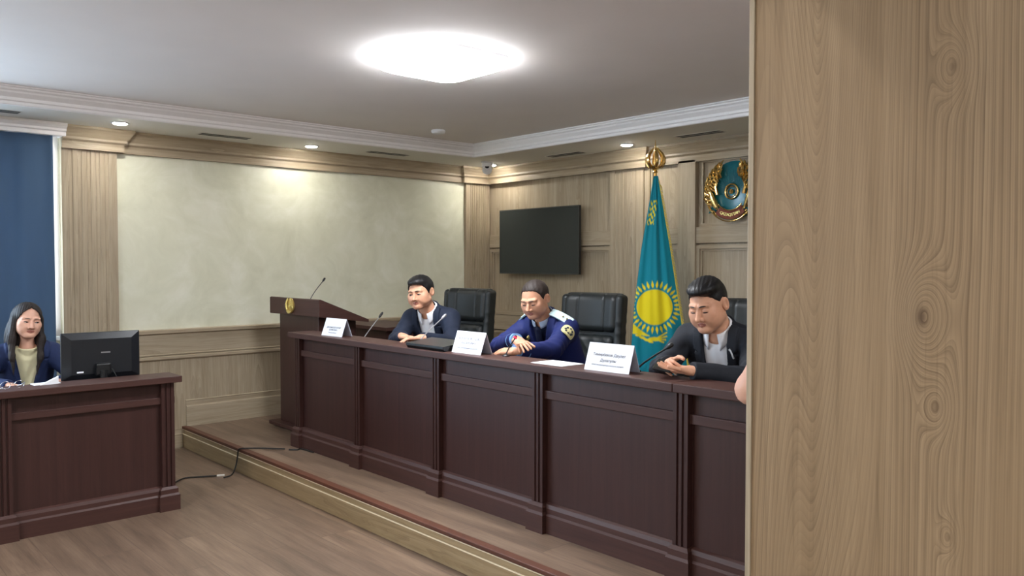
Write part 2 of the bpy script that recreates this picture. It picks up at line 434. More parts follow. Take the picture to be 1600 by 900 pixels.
def xf(p, M, o):
    """points into the local frame with axes = columns of M, origin o"""
    a = p[0] - o[0]; b = p[1] - o[1]; c = p[2] - o[2]
    return tuple(a * M[0][i] + b * M[1][i] + c * M[2][i] for i in range(3))
def nets(fn, lo, hi, h):
    ax = [np.arange(lo[i], hi[i] + h, h, dtype=np.float32) for i in range(3)]
    P = np.meshgrid(*ax, indexing='ij', sparse=True)
    F = fn(P).astype(np.float32); S = F < 0
    c = np.zeros(tuple(n - 1 for n in F.shape), np.int8)
    sl = lambda o, n: slice(o, n - 1 + o)
    for i in (0, 1):
        for j in (0, 1):
            for k in (0, 1): c += S[sl(i, F.shape[0]), sl(j, F.shape[1]), sl(k, F.shape[2])]
    act = (c > 0) & (c < 8); I, J, K = np.nonzero(act)
    idx = np.full(act.shape, -1, np.int64); idx[I, J, K] = np.arange(len(I))
    pos = np.zeros((len(I), 3), np.float32); cnt = np.zeros(len(I), np.float32)
    for a in range(3):
        o1, o2 = [q for q in range(3) if q != a]
        for s1 in (0, 1):
            for s2 in (0, 1):
                A = [0, 0, 0]; A[o1] = s1; A[o2] = s2; B = list(A); B[a] = 1
                fa = F[I + A[0], J + A[1], K + A[2]]; fb = F[I + B[0], J + B[1], K + B[2]]
                m = (fa < 0) != (fb < 0); t = fa / np.where(np.abs(fa - fb) < 1e-12, 1, fa - fb)
                for q in range(3):
                    v = np.full(len(I), float(A[q]), np.float32) if q != a else t
                    pos[:, q] += np.where(m, v, 0)
                cnt += m
    pos /= np.maximum(cnt, 1)[:, None]
    V = np.stack([ax[0][I] + pos[:, 0] * h, ax[1][J] + pos[:, 1] * h, ax[2][K] + pos[:, 2] * h], 1)
    Q = []
    for a in range(3):
        o1, o2 = [q for q in range(3) if q != a]
        A = [slice(None)] * 3; B = [slice(None)] * 3; A[a] = slice(0, -1); B[a] = slice(1, None)
        d = S[tuple(A)] != S[tuple(B)]; G = list(np.nonzero(d))
        ok = (G[o1] > 0) & (G[o2] > 0) & (G[o1] < F.shape[o1] - 1) & (G[o2] < F.shape[o2] - 1)
        G = [g[ok] for g in G]
        def ci(d1, d2):
            g = [x.copy() for x in G]; g[o1] -= d1; g[o2] -= d2; return idx[g[0], g[1], g[2]]
        q = np.stack([ci(1, 1), ci(0, 1), ci(0, 0), ci(1, 0)], 1)
        fl = S[G[0], G[1], G[2]]
        if a == 1: fl = ~fl
        q[~fl] = q[~fl][:, ::-1]; Q.append(q)
    Q = np.concatenate(Q); Q = Q[(Q >= 0).all(1)]
    return V, Q
def join(parts):
    """list of (V, Q, mi) -> one"""
    V = []; Q = []; M = []; n = 0
    for v, q, m in parts:
        V.append(v); Q.append(q + n); M.append(np.full(len(q), m) if np.isscalar(m) else m); n += len(v)
    return np.concatenate(V), np.concatenate(Q), np.concatenate(M)
def rotm(ax, deg):
    return np.array(Matrix.Rotation(math.radians(deg), 3, ax), np.float32)
# ================================================================== ROOM
m = MB(); m.box(XW - 0.3, XR + 0.1, YR - 0.1, YB + 0.1, -0.12, 0.0, 'laminate_floor'); struct('floor', m)
# platform with oak riser, light mouldings and a red-brown nosing
m = MB(); m.box(XW, XR, PY + 0.02, YB, 0.001, PZ, 'laminate_floor'); plat = struct('platform', m)
m = MB(); m.sweep([(XW + 0.005, PY + 0.02), (XR, PY + 0.02)], [(0, 0.002), (0.016, 0.002), (0.016, 0.108), (0.012, 0.112), (0.008, 0.112), (0.008, 0.140), (0.013, 0.146), (0.0, 0.150)], 'riser_oak'); m.build('riser', plat)
m = MB()
m.sweep([(XW + 0.005, PY + 0.02), (XR, PY + 0.02)], [(0.008, 0.106), (0.0190, 0.107), (0.0190, 0.1100), (0.008, 0.1118)], 'pale_edge')
m.sweep([(XW + 0.005, PY + 0.02), (XR, PY + 0.02)], [(0.002, 0.1425), (0.0160, 0.1425), (0.0160, 0.1458), (0.002, 0.1485)], 'pale_edge')
m.build('moulding_strip', plat)
m = MB(); m.box(XW + 0.005, XR, PY - 0.002, PY + 0.045, 0.150, PZ + 0.0035, 'nosing_wood'); m.build('nosing', plat, bevel=0.003)

WY0, WY1, WZ0, WZ1 = -2.9, 1.47, 0.93, 2.36       # window opening in the left wall
m = MB()
m.box(XW - 0.25, XW, YR, WY0, 0, ZS + 0.2, 'cream_plaster'); m.box(XW - 0.25, XW, WY0, WY1, 0, WZ0, 'cream_plaster')
m.box(XW - 0.25, XW, WY0, WY1, WZ1, ZS + 0.2, 'cream_plaster'); m.box(XW - 0.25, XW, WY1, YB + 0.1, 0, ZS + 0.2, 'cream_plaster')
wl = struct('wall_left', m)
# wainscot on the left wall
X1 = XW + 0.02
m = MB(); m.box(XW + 0.0005, X1, 1.88, 5.24, 0.0, 0.90, 'oak_upright'); m.build('wainscot_panel', wl)
m = MB()
m.sweep([(XW, 1.88), (XW, 5.24)], [(0.0, 0.742), (0.034, 0.742), (0.034, 0.748), (0.028, 0.753), (0.028, 0.900), (0.034, 0.905), (0.050, 0.912), (0.050, 0.936), (0.040, 0.942), (0, 0.942)], 'oak_lengthwise')
m.sweep([(XW, 1.88), (XW, 5.24)], [(0.0, 0.700), (0.026, 0.700), (0.040, 0.712), (0.040, 0.730), (0.020, 0.742), (0, 0.742)], 'oak_lengthwise')
m.build('dado_rail', wl)
BB = [(0, 0.0), (0.040, 0.0), (0.040, 0.155), (0.036, 0.162), (0.026, 0.164), (0.026, 0.198), (0.030, 0.204), (0.018, 0.210), (0, 0.210)]
m = MB(); m.sweep([(XW, PY + 0.03), (XW, 5.24)], [(d, z + PZ) for d, z in BB], 'oak_lengthwise')
m.sweep([(XW, 1.88), (XW, PY - 0.002)], [(0, 0), (0.030, 0), (0.030, 0.108), (0.034, 0.112), (0.022, 0.115), (0.022, 0.150), (0.026, 0.155), (0, 0.158)], 'oak_lengthwise')
struct('baseboard_left', m)

def pilaster(a0, a1, depth, z0, z1, wall, nfl=7, name='trim_1', mat='oak_upright', edge=0.035):
    """fluted pilaster; wall 'L' runs along y at XW, 'B' along x at YB"""
    pts = [(a0, 0), (a0, depth)]
    w = (a1 - a0 - 2 * edge) / nfl
    for i in range(nfl):
        s = a0 + edge + i * w
        pts += [(s + 0.15 * w, depth), (s + 0.25 * w, depth - 0.006), (s + 0.55 * w, depth - 0.006), (s + 0.65 * w, depth)]
    pts += [(a1, depth), (a1, 0)]
    m = MB(); T = (lambda a, b, c: (XW + b, a, c)) if wall == 'L' else (lambda a, b, c: (a, YB - b, c))
    m.prism(pts, z0, z1, mat, T); return struct(name, m)
pilaster(1.515, 1.885, 0.055, 0.0, 2.345, 'L', 5, 'trim_1')
m = MB(); m.box(XW, XW + 0.075, 1.505, 1.895, 0.0, 0.15, 'oak_lengthwise'); struct('trim_2', m, bevel=0.004)
pilaster(5.215, 5.53, 0.035, PZ, 2.345, 'L', 9, 'trim_3', edge=0.05)
# back wall in oak
m = MB(); m.box(XW - 0.25, XR + 0.1, YB, YB + 0.2, 0, ZS + 0.2, 'oak_upright'); wb = struct('wall_back', m)
def frame(x0, x1, z0, z1, m, w=0.045, d=0.03):
    """moulded panel frame standing off the back wall"""
    for (a, b, c, e, mt) in ((x0, x1, z1 - w, z1, 'oak_lengthwise'), (x0, x1, z0, z0 + w, 'oak_lengthwise'), (x0, x0 + w, z0 + w, z1 - w, 'oak_upright'), (x1 - w, x1, z0 + w, z1 - w, 'oak_upright')):
        m.box(a, b, YB - d, YB - 0.0005, c, e, mt)
    q = w * 0.55
    for (a, b, c, e, mt) in ((x0 + w, x1 - w, z1 - w - q, z1 - w, 'oak_lengthwise'), (x0 + w, x1 - w, z0 + w, z0 + w + q, 'oak_lengthwise'), (x0 + w, x0 + w + q, z0 + w + q, z1 - w - q, 'oak_upright'), (x1 - w - q, x1 - w, z0 + w + q, z1 - w - q, 'oak_upright')):
        m.box(a, b, YB - d * 0.45, YB - 0.0005, c, e, mt)
def bay(x0, x1, wall, with_low=True):
    """upper panel, horizontal rail, lower panel, lower rail, bottom panel"""
    m = MB()
    m.box(x0, x1, YB - 0.036, YB - 0.0005, 1.615, 1.745, 'oak_lengthwise'); m.build('rail', wall, bevel=0.002)
    m = MB(); frame(x0, x1, 0.93, 1.60, m, 0.030, 0.03); m.build('panel_frame', wall)
    m = MB(); m.box(x0, x1, YB - 0.036, YB - 0.0005, 0.775, 0.925, 'oak_lengthwise'); m.build('rail', wall, bevel=0.002)
    m = MB(); frame(x0, x1, 0.36, 0.765, m, 0.030, 0.03); m.build('panel_frame', wall)
bay(XW + 0.05, -4.775, wb)
m = MB(); m.box(-4.40, -4.33, YB - 0.012, YB - 0.0005, PZ, 2.30, 'oak_upright'); m.box(-4.40, -4.345, YB - 0.03, YB - 0.0005, PZ, 2.30, 'oak_upright'); m.build('stile', wb)
bay(-4.345, -4.04, wb)
m = MB(); m.box(-4.04, -3.87, YB - 0.05, YB - 0.0005, PZ, 2.29, 'oak_upright'); m.build('stile', wb, bevel=0.003)
m = MB(); m.box(-3.835, -3.815, YB - 0.02, YB - 0.0005, 1.776, 2.2595, 'oak_upright'); m.box(-3.835, -2.9, YB - 0.02, YB - 0.0005, 2.26, 2.28, 'oak_lengthwise')
m.box(-3.835, -2.9, YB - 0.02, YB - 0.0005, 1.745, 1.775, 'oak_lengthwise'); m.build('panel_frame', wb)
bay(-3.87, -2.90, wb)
m = MB(); m.box(-2.90, -2.73, YB - 0.05, YB - 0.0005, PZ, 2.29, 'oak_upright'); m.build('stile', wb, bevel=0.003)
bay(-2.73, -2.30, wb)
pilaster(-4.775, -4.40, 0.045, PZ, 2.345, 'B', 6, 'trim_4', edge=0.05)
pilaster(-2.30, -1.92, 0.045, PZ, 2.345, 'B', 6, 'trim_5', edge=0.05)
m = MB(); m.sweep([(XW + 0.05, YB), (XR, YB)], [(d, z + PZ) for d, z in BB], 'oak_lengthwise'); struct('baseboard_back', m)
# oak crown below the soffit, stepping round the pilasters
CR = [(0, 2.270), (0.030, 2.270), (0.030, 2.322), (0.036, 2.328), (0.048, 2.336), (0.048, 2.352), (0.060, 2.372), (0.080, 2.398), (0.092, 2.412), (0.092, ZS), (0, ZS)]
m = MB()
m.sweep([(XW + 0.055, 1.515), (XW + 0.055, 1.90), (XW, 1.90), (XW, 5.20), (XW + 0.035, 5.20), (XW + 0.035, YB - 0.03), (-4.79, YB - 0.03), (-4.79, YB - 0.05), (-4.385, YB - 0.05), (-4.385, YB - 0.02), (-2.32, YB - 0.02), (-2.32, YB - 0.05), (-1.9, YB - 0.05), (-1.9, YB - 0.02), (XR, YB - 0.02)], CR, 'oak_lengthwise')
struct('trim_6', m)
# remaining walls, out of the picture
m = MB(); m.box(XR, XR + 0.15, YR, YB, 0, ZS + 0.2, 'rear_paint'); struct('wall_right', m)
m = MB(); m.box(XW - 0.25, XR + 0.15, YR - 0.15, YR, 0, ZS + 0.2, 'rear_paint'); struct('wall_rear', m)
# ceiling: raised field inside a lower soffit band
CX0, CX1, CY0, CY1 = -5.76, 1.9, -2.5, 4.76
m = MB(); m.box(XW - 0.25, XR + 0.15, YR - 0.15, YB + 0.2, ZC, ZC + 0.1, 'ceiling_paint'); ce = struct('ceiling', m)
m = MB()
m.box(XW, CX0, YR, YB, ZS, ZC - 0.0005, 'soffit_paint'); m.box(CX1, XR, YR, YB, ZS, ZC - 0.0005, 'soffit_paint')
m.box(CX0, CX1, CY1, YB, ZS, ZC - 0.0005, 'soffit_paint'); m.box(CX0, CX1, YR, CY0, ZS, ZC - 0.0005, 'soffit_paint')
m.build('soffit', ce)
m = MB()
CP = [(-0.012, ZS - 0.010), (0.004, ZS - 0.010), (0.010, ZS - 0.004), (0.012, ZS + 0.012), (0.020, ZS + 0.018), (0.022, ZS + 0.036), (0.034, ZS + 0.048), (0.046, ZS + 0.060), (0.050, ZS + 0.070), (0.064, ZS + 0.078), (0.066, ZS + 0.088), (0.078, ZS + 0.092), (0.080, ZC - 0.0005), (-0.012, ZC - 0.0005)]
m.sweep([(CX0, CY0), (CX0, CY1), (CX1, CY1), (CX1, CY0)], CP, 'white_moulding', closed=True); struct('trim_7', m)
# white box cornice that carries the curtain
m = MB()
m.sweep([(XW, YR), (XW, 1.53)], [(0, 2.345), (0.135, 2.345), (0.135, 2.372), (0.150, 2.378), (0.152, 2.392), (0.168, 2.402), (0.180, 2.412), (0.182, ZS - 0.0005), (0, ZS - 0.0005)], 'white_moulding'); struct('trim_8', m)
# window
m = MB()
for (a, b, c, e) in ((WY0, WY1, WZ0, WZ0 + 0.06), (WY0, WY1, WZ1 - 0.06, WZ1), (WY0, WY0 + 0.06, WZ0, WZ1), (WY1 - 0.05, WY1, WZ0, WZ1), (0.05, 0.12, WZ0, WZ1), (-1.40, -1.33, WZ0, WZ1)):
    m.box(XW - 0.16, XW - 0.10, a, b, c, e, 'white_frame')
wn = struct('window_1', m)
m = MB(); m.box(XW - 0.135, XW - 0.130, WY0 + 0.06, WY1 - 0.05, WZ0 + 0.06, WZ1 - 0.06, 'window_glass'); m.build('pane', wn)
m = MB(); m.box(XW - 0.10, XW + 0.02, WY0, WY1 + 0.03, WZ0 - 0.03, WZ0, 'white_frame'); m.build('window_sill', wn, bevel=0.004)

def drape(name, x, y0, y1, z0, z1, amp, wl_, mat, parent=None, seed=1, flare=0.0, thick=0.0025):
    rnd = random.Random(seed); ph = [rnd.uniform(0, 6) for _ in range(3)]
    ny = int((y1 - y0) / wl_ * 14); nz = 18; vs = []; fs = []
    for k in range(nz + 1):
        t = k / nz; z = z1 + (z0 - z1) * t
        for i in range(ny + 1):
            y = y0 + (y1 - y0) * i / ny; q = 2 * PI * y / wl_
            a = amp * (0.75 + 0.25 * t) * (math.sin(q + ph[0]) + 0.35 * math.sin(q * 0.47 + ph[1] + t) + 0.2 * math.sin(2.1 * q + ph[2]))
            vs.append((x + a + flare * t, y, z))
    for k in range(nz):
        for i in range(ny): a = k * (ny + 1) + i; fs.append((a, a + 1, a + ny + 2, a + ny + 1))
    m = MB(); m.add(vs, fs, mat); o = m.build(name, parent, smooth=True)
    md = o.modifiers.new('thickness', 'SOLIDIFY'); md.thickness = thick
    return o
tag(drape('curtain', XW + 0.100, 0.62, 1.452, 0.02, 2.344, 0.016, 0.21, 'curtain_blue'), 'long dark blue curtain hanging under the white box cornice at the far left', 'curtain')
tag(drape('sheer_curtain', XW + 0.040, 0.95, 1.498, 0.935, 2.344, 0.006, 0.10, 'sheer_white'), 'narrow bright strip of white sheer curtain beside the oak pilaster', 'curtain')

# ================================================================== CEILING FIXTURES
def panel_lamp(x, y, label, group=None):
    t = thing('ceiling_lamp', label, 'ceiling light', (x, y, ZC), 0, group)
    def sq(a, r, n=8):
        P = []
        for cx, cy, s in ((a - r, a - r, 0), (-a + r, a - r, 1), (-a + r, -a + r, 2), (a - r, -a + r, 3)):
            for i in range(n + 1):
                q = PI / 2 * (s + i / n); P.append((cx + r * math.cos(q), cy + r * math.sin(q)))
        return P
    m = MB(); m.prism(sq(0.280, 0.10), -0.022, 0.0, 'white_plastic'); m.build('lamp_base', t)
    m = MB(); R = [(0.282, 0.10, -0.0222), (0.276, 0.10, -0.036), (0.262, 0.10, -0.051), (0.236, 0.10, -0.062), (0.19, 0.09, -0.072), (0.08, 0.05, -0.076)]
    vs = []; fs = []
    for a, r, z in R: vs += [(px, py, z) for px, py in sq(a, r)]
    n = 36
    for i in range(len(R) - 1):
        for k in range(n): k2 = (k + 1) % n; fs.append((i * n + k, i * n + k2, (i + 1) * n + k2, (i + 1) * n + k))
    fs.append(tuple((len(R) - 1) * n + k for k in range(n))); fs.append(tuple(range(n))[::-1])
    m.add(vs, fs, 'lamp_diffuser'); m.build('diffuser', t, smooth=True)
    return t
pl = panel_lamp(-3.44, 2.62, 'large rounded square glowing ceiling lamp in the raised ceiling')
for (x, y, w) in ((-3.44, -0.6, 'behind the viewer near the window side'), (0.4, 2.9, 'beyond the oak column'), (0.4, -0.9, 'behind the viewer on the right')):
    c = copy_tree(pl); c.location = (x, y, ZC); c['label'] = 'rounded square glowing ceiling lamp out of view, ' + w
def downlight(x, y, label):
    t = thing('downlight', label, 'ceiling light', (x, y, ZS), 0, 'recessed downlights in the soffit')
    m = MB(); m.lathe([(0.046, 0.0), (0.062, 0.0), (0.062, -0.003), (0.058, -0.006), (0.046, -0.006)], 'white_plastic', seg=28)
    m.build('trim_ring', t, smooth=True)
    m = MB(); m.lathe([(0.0455, -0.0005), (0.0455, -0.006), (0.036, -0.011), (0.018, -0.013)], 'spot_diffuser', seg=28); m.build('diffuser', t, smooth=True)
    return t
for x, y, lb in ((-6.05, 1.80, 'round recessed downlight near the white curtain cornice, leftmost of the four'), (-6.16, 3.33, 'round recessed downlight above the plaster wall, between two dark vents'),
                 (-6.13, 5.28, 'round recessed downlight in the corner, partly behind the white camera'), (-4.34, 5.21, 'round recessed downlight above the flag and oak back wall')):
    downlight(x, y, lb)
dl = downlight(-1.15, 0.70, 'round downlight added out of view to throw a shadow on the oak column'); dl.location.z = ZC; del dl['group']  # added lamp, lights the column past the unseen block for a diagonal shadow
def vent(x, y, along, ln, label):
    t = thing('ceiling_vent', label, 'vent', (x, y, ZS), 0 if along == 'y' else -PI / 2, 'slot vents in the soffit')
    m = MB()
    h = ln / 2
    for a, b, c, d in ((-0.056, -0.050, -h, h), (0.050, 0.056, -h, h), (-0.004, 0.004, -h, h), (-0.0499, 0.0499, -h, -h + 0.006), (-0.0499, 0.0499, h - 0.006, h)): m.box(a, b, c, d, -0.0025, 0.0, 'soffit_paint')
    m.build('frame', t)
    m = MB(); m.box(-0.0499, -0.0041, -h + 0.006, h - 0.006, -0.0020, -0.0002, 'black_slot'); m.build('slot', t)
    m = MB(); m.box(0.0041, 0.0499, -h + 0.006, h - 0.006, -0.0020, -0.0002, 'black_slot'); m.build('slot', t)
for x, y, al, ln, lb in ((-6.08, 0.95, 'y', 0.50, 'dark slot vent in the soffit at the far left above the curtain'), (-6.13, 2.58, 'y', 0.40, 'dark slot vent between the two left downlights'),
        (-6.12, 4.06, 'y', 0.42, 'dark slot vent above the right part of the plaster wall'), (-5.10, 5.27, 'x', 0.42, 'dark slot vent above the wall screen'),
        (-3.62, 5.20, 'x', 0.40, 'dark slot vent above the round emblem')):
    vent(x, y, al, ln, lb)
m = MB(); m.lathe([(0.055, 0.0), (0.058, -0.012), (0.050, -0.026), (0.020, -0.032)], 'white_plastic', seg=28)
so = m.build('smoke_detector', None, smooth=True, loc=(-5.30, 4.0, ZC)); tag(so, 'small flat round white smoke detector on the raised ceiling', 'smoke detector')

# dome camera in the corner
t = thing('security_camera', 'small white dome security camera under the soffit in the room corner', 'camera', (-5.98, 5.10, ZS))
m = MB(); m.lathe([(0.062, 0.0), (0.062, -0.006), (0.052, -0.012), (0.052, -0.045), (0.046, -0.052)], 'white_plastic', seg=28); m.build('mount', t, smooth=True)
M3 = Matrix.Rotation(math.radians(62), 3, 'X'); M3 = Matrix.Rotation(math.radians(48), 3, 'Z') @ M3
m = MB(); pr = [(0.001 + 0.047 * math.sin(q), -0.047 * math.cos(q)) for q in [PI * i / 12 for i in range(13)]]; m.lathe(pr, 'white_plastic', (0.0, 0.0, -0.075), 28); m.build('camera_ball', t, smooth=True)
m = MB(); m.lathe([(0.030, 0.036), (0.030, 0.050), (0.024, 0.052)], 'white_plastic', (0, 0, -0.075), 24, M3); ring = m.build('faceplate', t, smooth=True)
m = MB(); m.lathe([(0.021, 0.0525), (0.021, 0.0545), (0.014, 0.0555)], 'black_plastic', (0, 0, -0.075), 20, M3); m.build('lens', ring, smooth=True)

# ================================================================== WALL SCREEN
t = thing('wall_screen', 'large black flat television mounted on the oak back wall', 'television', (-5.62, YB - 0.05, 1.35))
W2 = 0.545
m = MB(); m.box(-W2, W2, -0.075, -0.045, 0.0, 0.635, 'black_plastic', 0.004); m.build('casing', t)
m = MB()
for a, b, c, d in ((-W2, W2, 0.0, 0.010), (-W2, W2, 0.625, 0.635), (-W2, -W2 + 0.008, 0.010, 0.625), (W2 - 0.008, W2, 0.010, 0.625)): m.box(a, b, -0.079, -0.0752, c, d, 'screen_edge')
m.build('bezel', t)
m = MB(); m.box(-W2 + 0.008, W2 - 0.008, -0.0775, -0.0752, 0.010, 0.625, 'screen_glass'); m.build('screen', t)
m = MB(); m.box(-0.2, 0.2, -0.0445, 0.0, 0.16, 0.46, 'black_plastic'); m.box(-0.25, -0.2, -0.0445, 0.012, 0.12, 0.5, 'black_plastic'); m.box(0.2, 0.25, -0.0445, 0.012, 0.12, 0.5, 'black_plastic'); m.build('wall_bracket', t)

# ================================================================== DARK DESKS
def counter_front(t, x0, x1, pil, ztop, depth, z0=0.0, end_l=True, end_r=True, lip=0.06, shelf=0.70, cdepth=0.14, tx=(None, None)):
    """local frame: front face at y=0 looking to -y, x along, z up"""
    H = ztop - 0.038
    m = MB(); m.box(x0 + (0.02 if end_l else 0), x1 - (0.02 if end_r else 0), 0.0, 0.018, z0 + 0.10, H, 'dark_upright'); m.build('front_panel', t)
    m = MB(); m.box(x0 + (0.01 if end_l else 0), x1 - (0.01 if end_r else 0), -0.018, -0.0005, H - 0.125, H - 0.085, 'dark_lengthwise'); m.build('rail', t, bevel=0.003)
    m = MB(); m.sweep([(x0 + (0.01 if end_l else 0), 0.0), (x1 - (0.01 if end_r else 0), 0.0)], [(0.0005, z0), (0.030, z0), (0.030, z0 + 0.085), (0.022, z0 + 0.095), (0.022, z0 + 0.118), (0.014, z0 + 0.135), (0.0005, z0 + 0.142)], 'dark_lengthwise'); m.build('plinth', t)
    for i, px in enumerate(pil):
        w = 0.036
        pts = [(px - w, 0.0008), (px - w, -0.032)]
        for s in (-0.5, 0.5): pts += [(px + s * 0.026 - 0.006, -0.032), (px + s * 0.026 - 0.0035, -0.024), (px + s * 0.026 + 0.0035, -0.024), (px + s * 0.026 + 0.006, -0.032)]
        pts += [(px + w, -0.032), (px + w, 0.0008)]
        m = MB(); m.prism(pts, z0 + 0.14, H, 'dark_upright'); p = m.build('pilaster', t)
        m = MB(); m.sweep([(px - w, 0.0), (px - w, -0.032), (px + w, -0.032), (px + w, 0.0)][::-1], [(-0.01, z0), (0.024, z0), (0.024, z0 + 0.088), (0.016, z0 + 0.10), (0.016, z0 + 0.125), (0.004, z0 + 0.1395), (-0.01, z0 + 0.1395)][::1], 'dark_lengthwise')
        # the sweep runs right to left, so mirror the offset outwards
        m.v = []; m.f = []; m.m = []
        m.sweep([(px + w, 0.001), (px + w, -0.032), (px - w, -0.032), (px - w, 0.001)][::-1], [(-0.001, z0), (0.022, z0), (0.022, z0 + 0.088), (0.014, z0 + 0.10), (0.014, z0 + 0.125), (0.003, z0 + 0.1395), (-0.001, z0 + 0.1395)], 'dark_lengthwise')
        m.build('pilaster_base', p)
    for flag, xx in ((end_l, x0), (end_r, x1 - 0.02)):
        if flag:
            m = MB(); m.box(xx, xx + 0.02, 0.0185, depth - 0.03, z0, shelf + 0.001, 'dark_upright'); m.build('side_panel', t)
    m = MB(); m.box(tx[0] or (x0 - 0.02), tx[1] or (x1 + 0.02), -lip, cdepth, H + 0.0005, ztop, 'dark_lengthwise'); m.build('counter_top', t, bevel=0.004)
    m = MB(); m.box(x0 + 0.0205, x1 - 0.0205, 0.0185, depth - 0.03, shelf - 0.03, shelf, 'dark_lengthwise'); m.build('work_surface', t)
    m = MB(); m.box(x0 + 0.0205, x1 - 0.0205, cdepth - 0.02, cdepth - 0.002, shelf + 0.0005, H, 'dark_upright'); m.build('riser_panel', t)
FY = 2.72
# long desk on the platform (world x -5.29 .. -2.0) and the unit that continues it
dk = thing('panelled_desk', 'long dark brown panelled desk on the platform with four bays facing the hall', 'desk', (0, FY, PZ))
SEAM = -1.912
counter_front(dk, -5.262, SEAM - 0.001, [-5.205, -4.42, -3.60, -2.785, -1.955], 0.803, 0.42, end_r=False, tx=(-5.285, -1.977))
dk2 = thing('panelled_desk', 'dark brown panelled desk unit continuing the long desk beside the oak column', 'desk', (0, FY, PZ))
counter_front(dk2, SEAM + 0.001, 0.35, [-1.12, -0.3], 0.803, 0.42, end_l=False, tx=(-1.975, 0.37))
# small desk at the left, facing +x
ld = thing('panelled_desk', 'dark brown panelled desk at the left on the main floor, holding the computer monitor', 'desk', (-4.90, 0, 0), PI / 2)
counter_front(ld, -0.75, 1.745, [0.88 - 0.02, 1.69], 0.79, 0.62, shelf=0.695, cdepth=0.16)

# low side table at the wall behind the lectern
t = thing('side_table', 'low dark brown side table against the wall behind the lectern', 'table', (-6.02, 3.70, PZ))
m = MB(); m.box(-0.38, 0.40, 0.0, 0.50, 0.728, 0.758, 'dark_lengthwise'); m.build('tabletop', t, bevel=0.003)
m = MB(); m.box(-0.36, 0.36, 0.03, 0.05, 0.30, 0.7275, 'dark_upright'); m.build('front_panel', t)
for x in (-0.36, 0.34):
    m = MB(); m.box(x, x + 0.02, 0.0505, 0.48, 0.0, 0.7275, 'dark_upright'); m.build('side_panel', t)

# ================================================================== LECTERN
t = lect = thing('lectern', 'tall dark brown lectern with a round gold emblem beside the long desk', 'lectern', (-5.665, 2.90, PZ))
# local: front looks to -y
m = MB(); m.box(-0.315, 0.305, 0.045, 0.36, 0.045, 0.893, 'dark_upright', 0.004); m.build('body', t)
m = MB(); m.box(-0.385, 0.345, -0.02, 0.42, 0.015, 0.045, 'dark_lengthwise', 0.004); m.box(-0.35, 0.31, 0.02, 0.38, 0.0, 0.0148, 'dark_lengthwise'); m.build('base', t)
m = MB(); W = 0.393
pr = [(0.0, 0.894), (0.0, 1.018), (0.012, 1.024), (0.42, 0.862), (0.42, 0.842)]
m.prism(pr, -W, W, 'dark_lengthwise', lambda a, b, c: (c, a, b)); m.build('slanted_top', t, bevel=0.003)

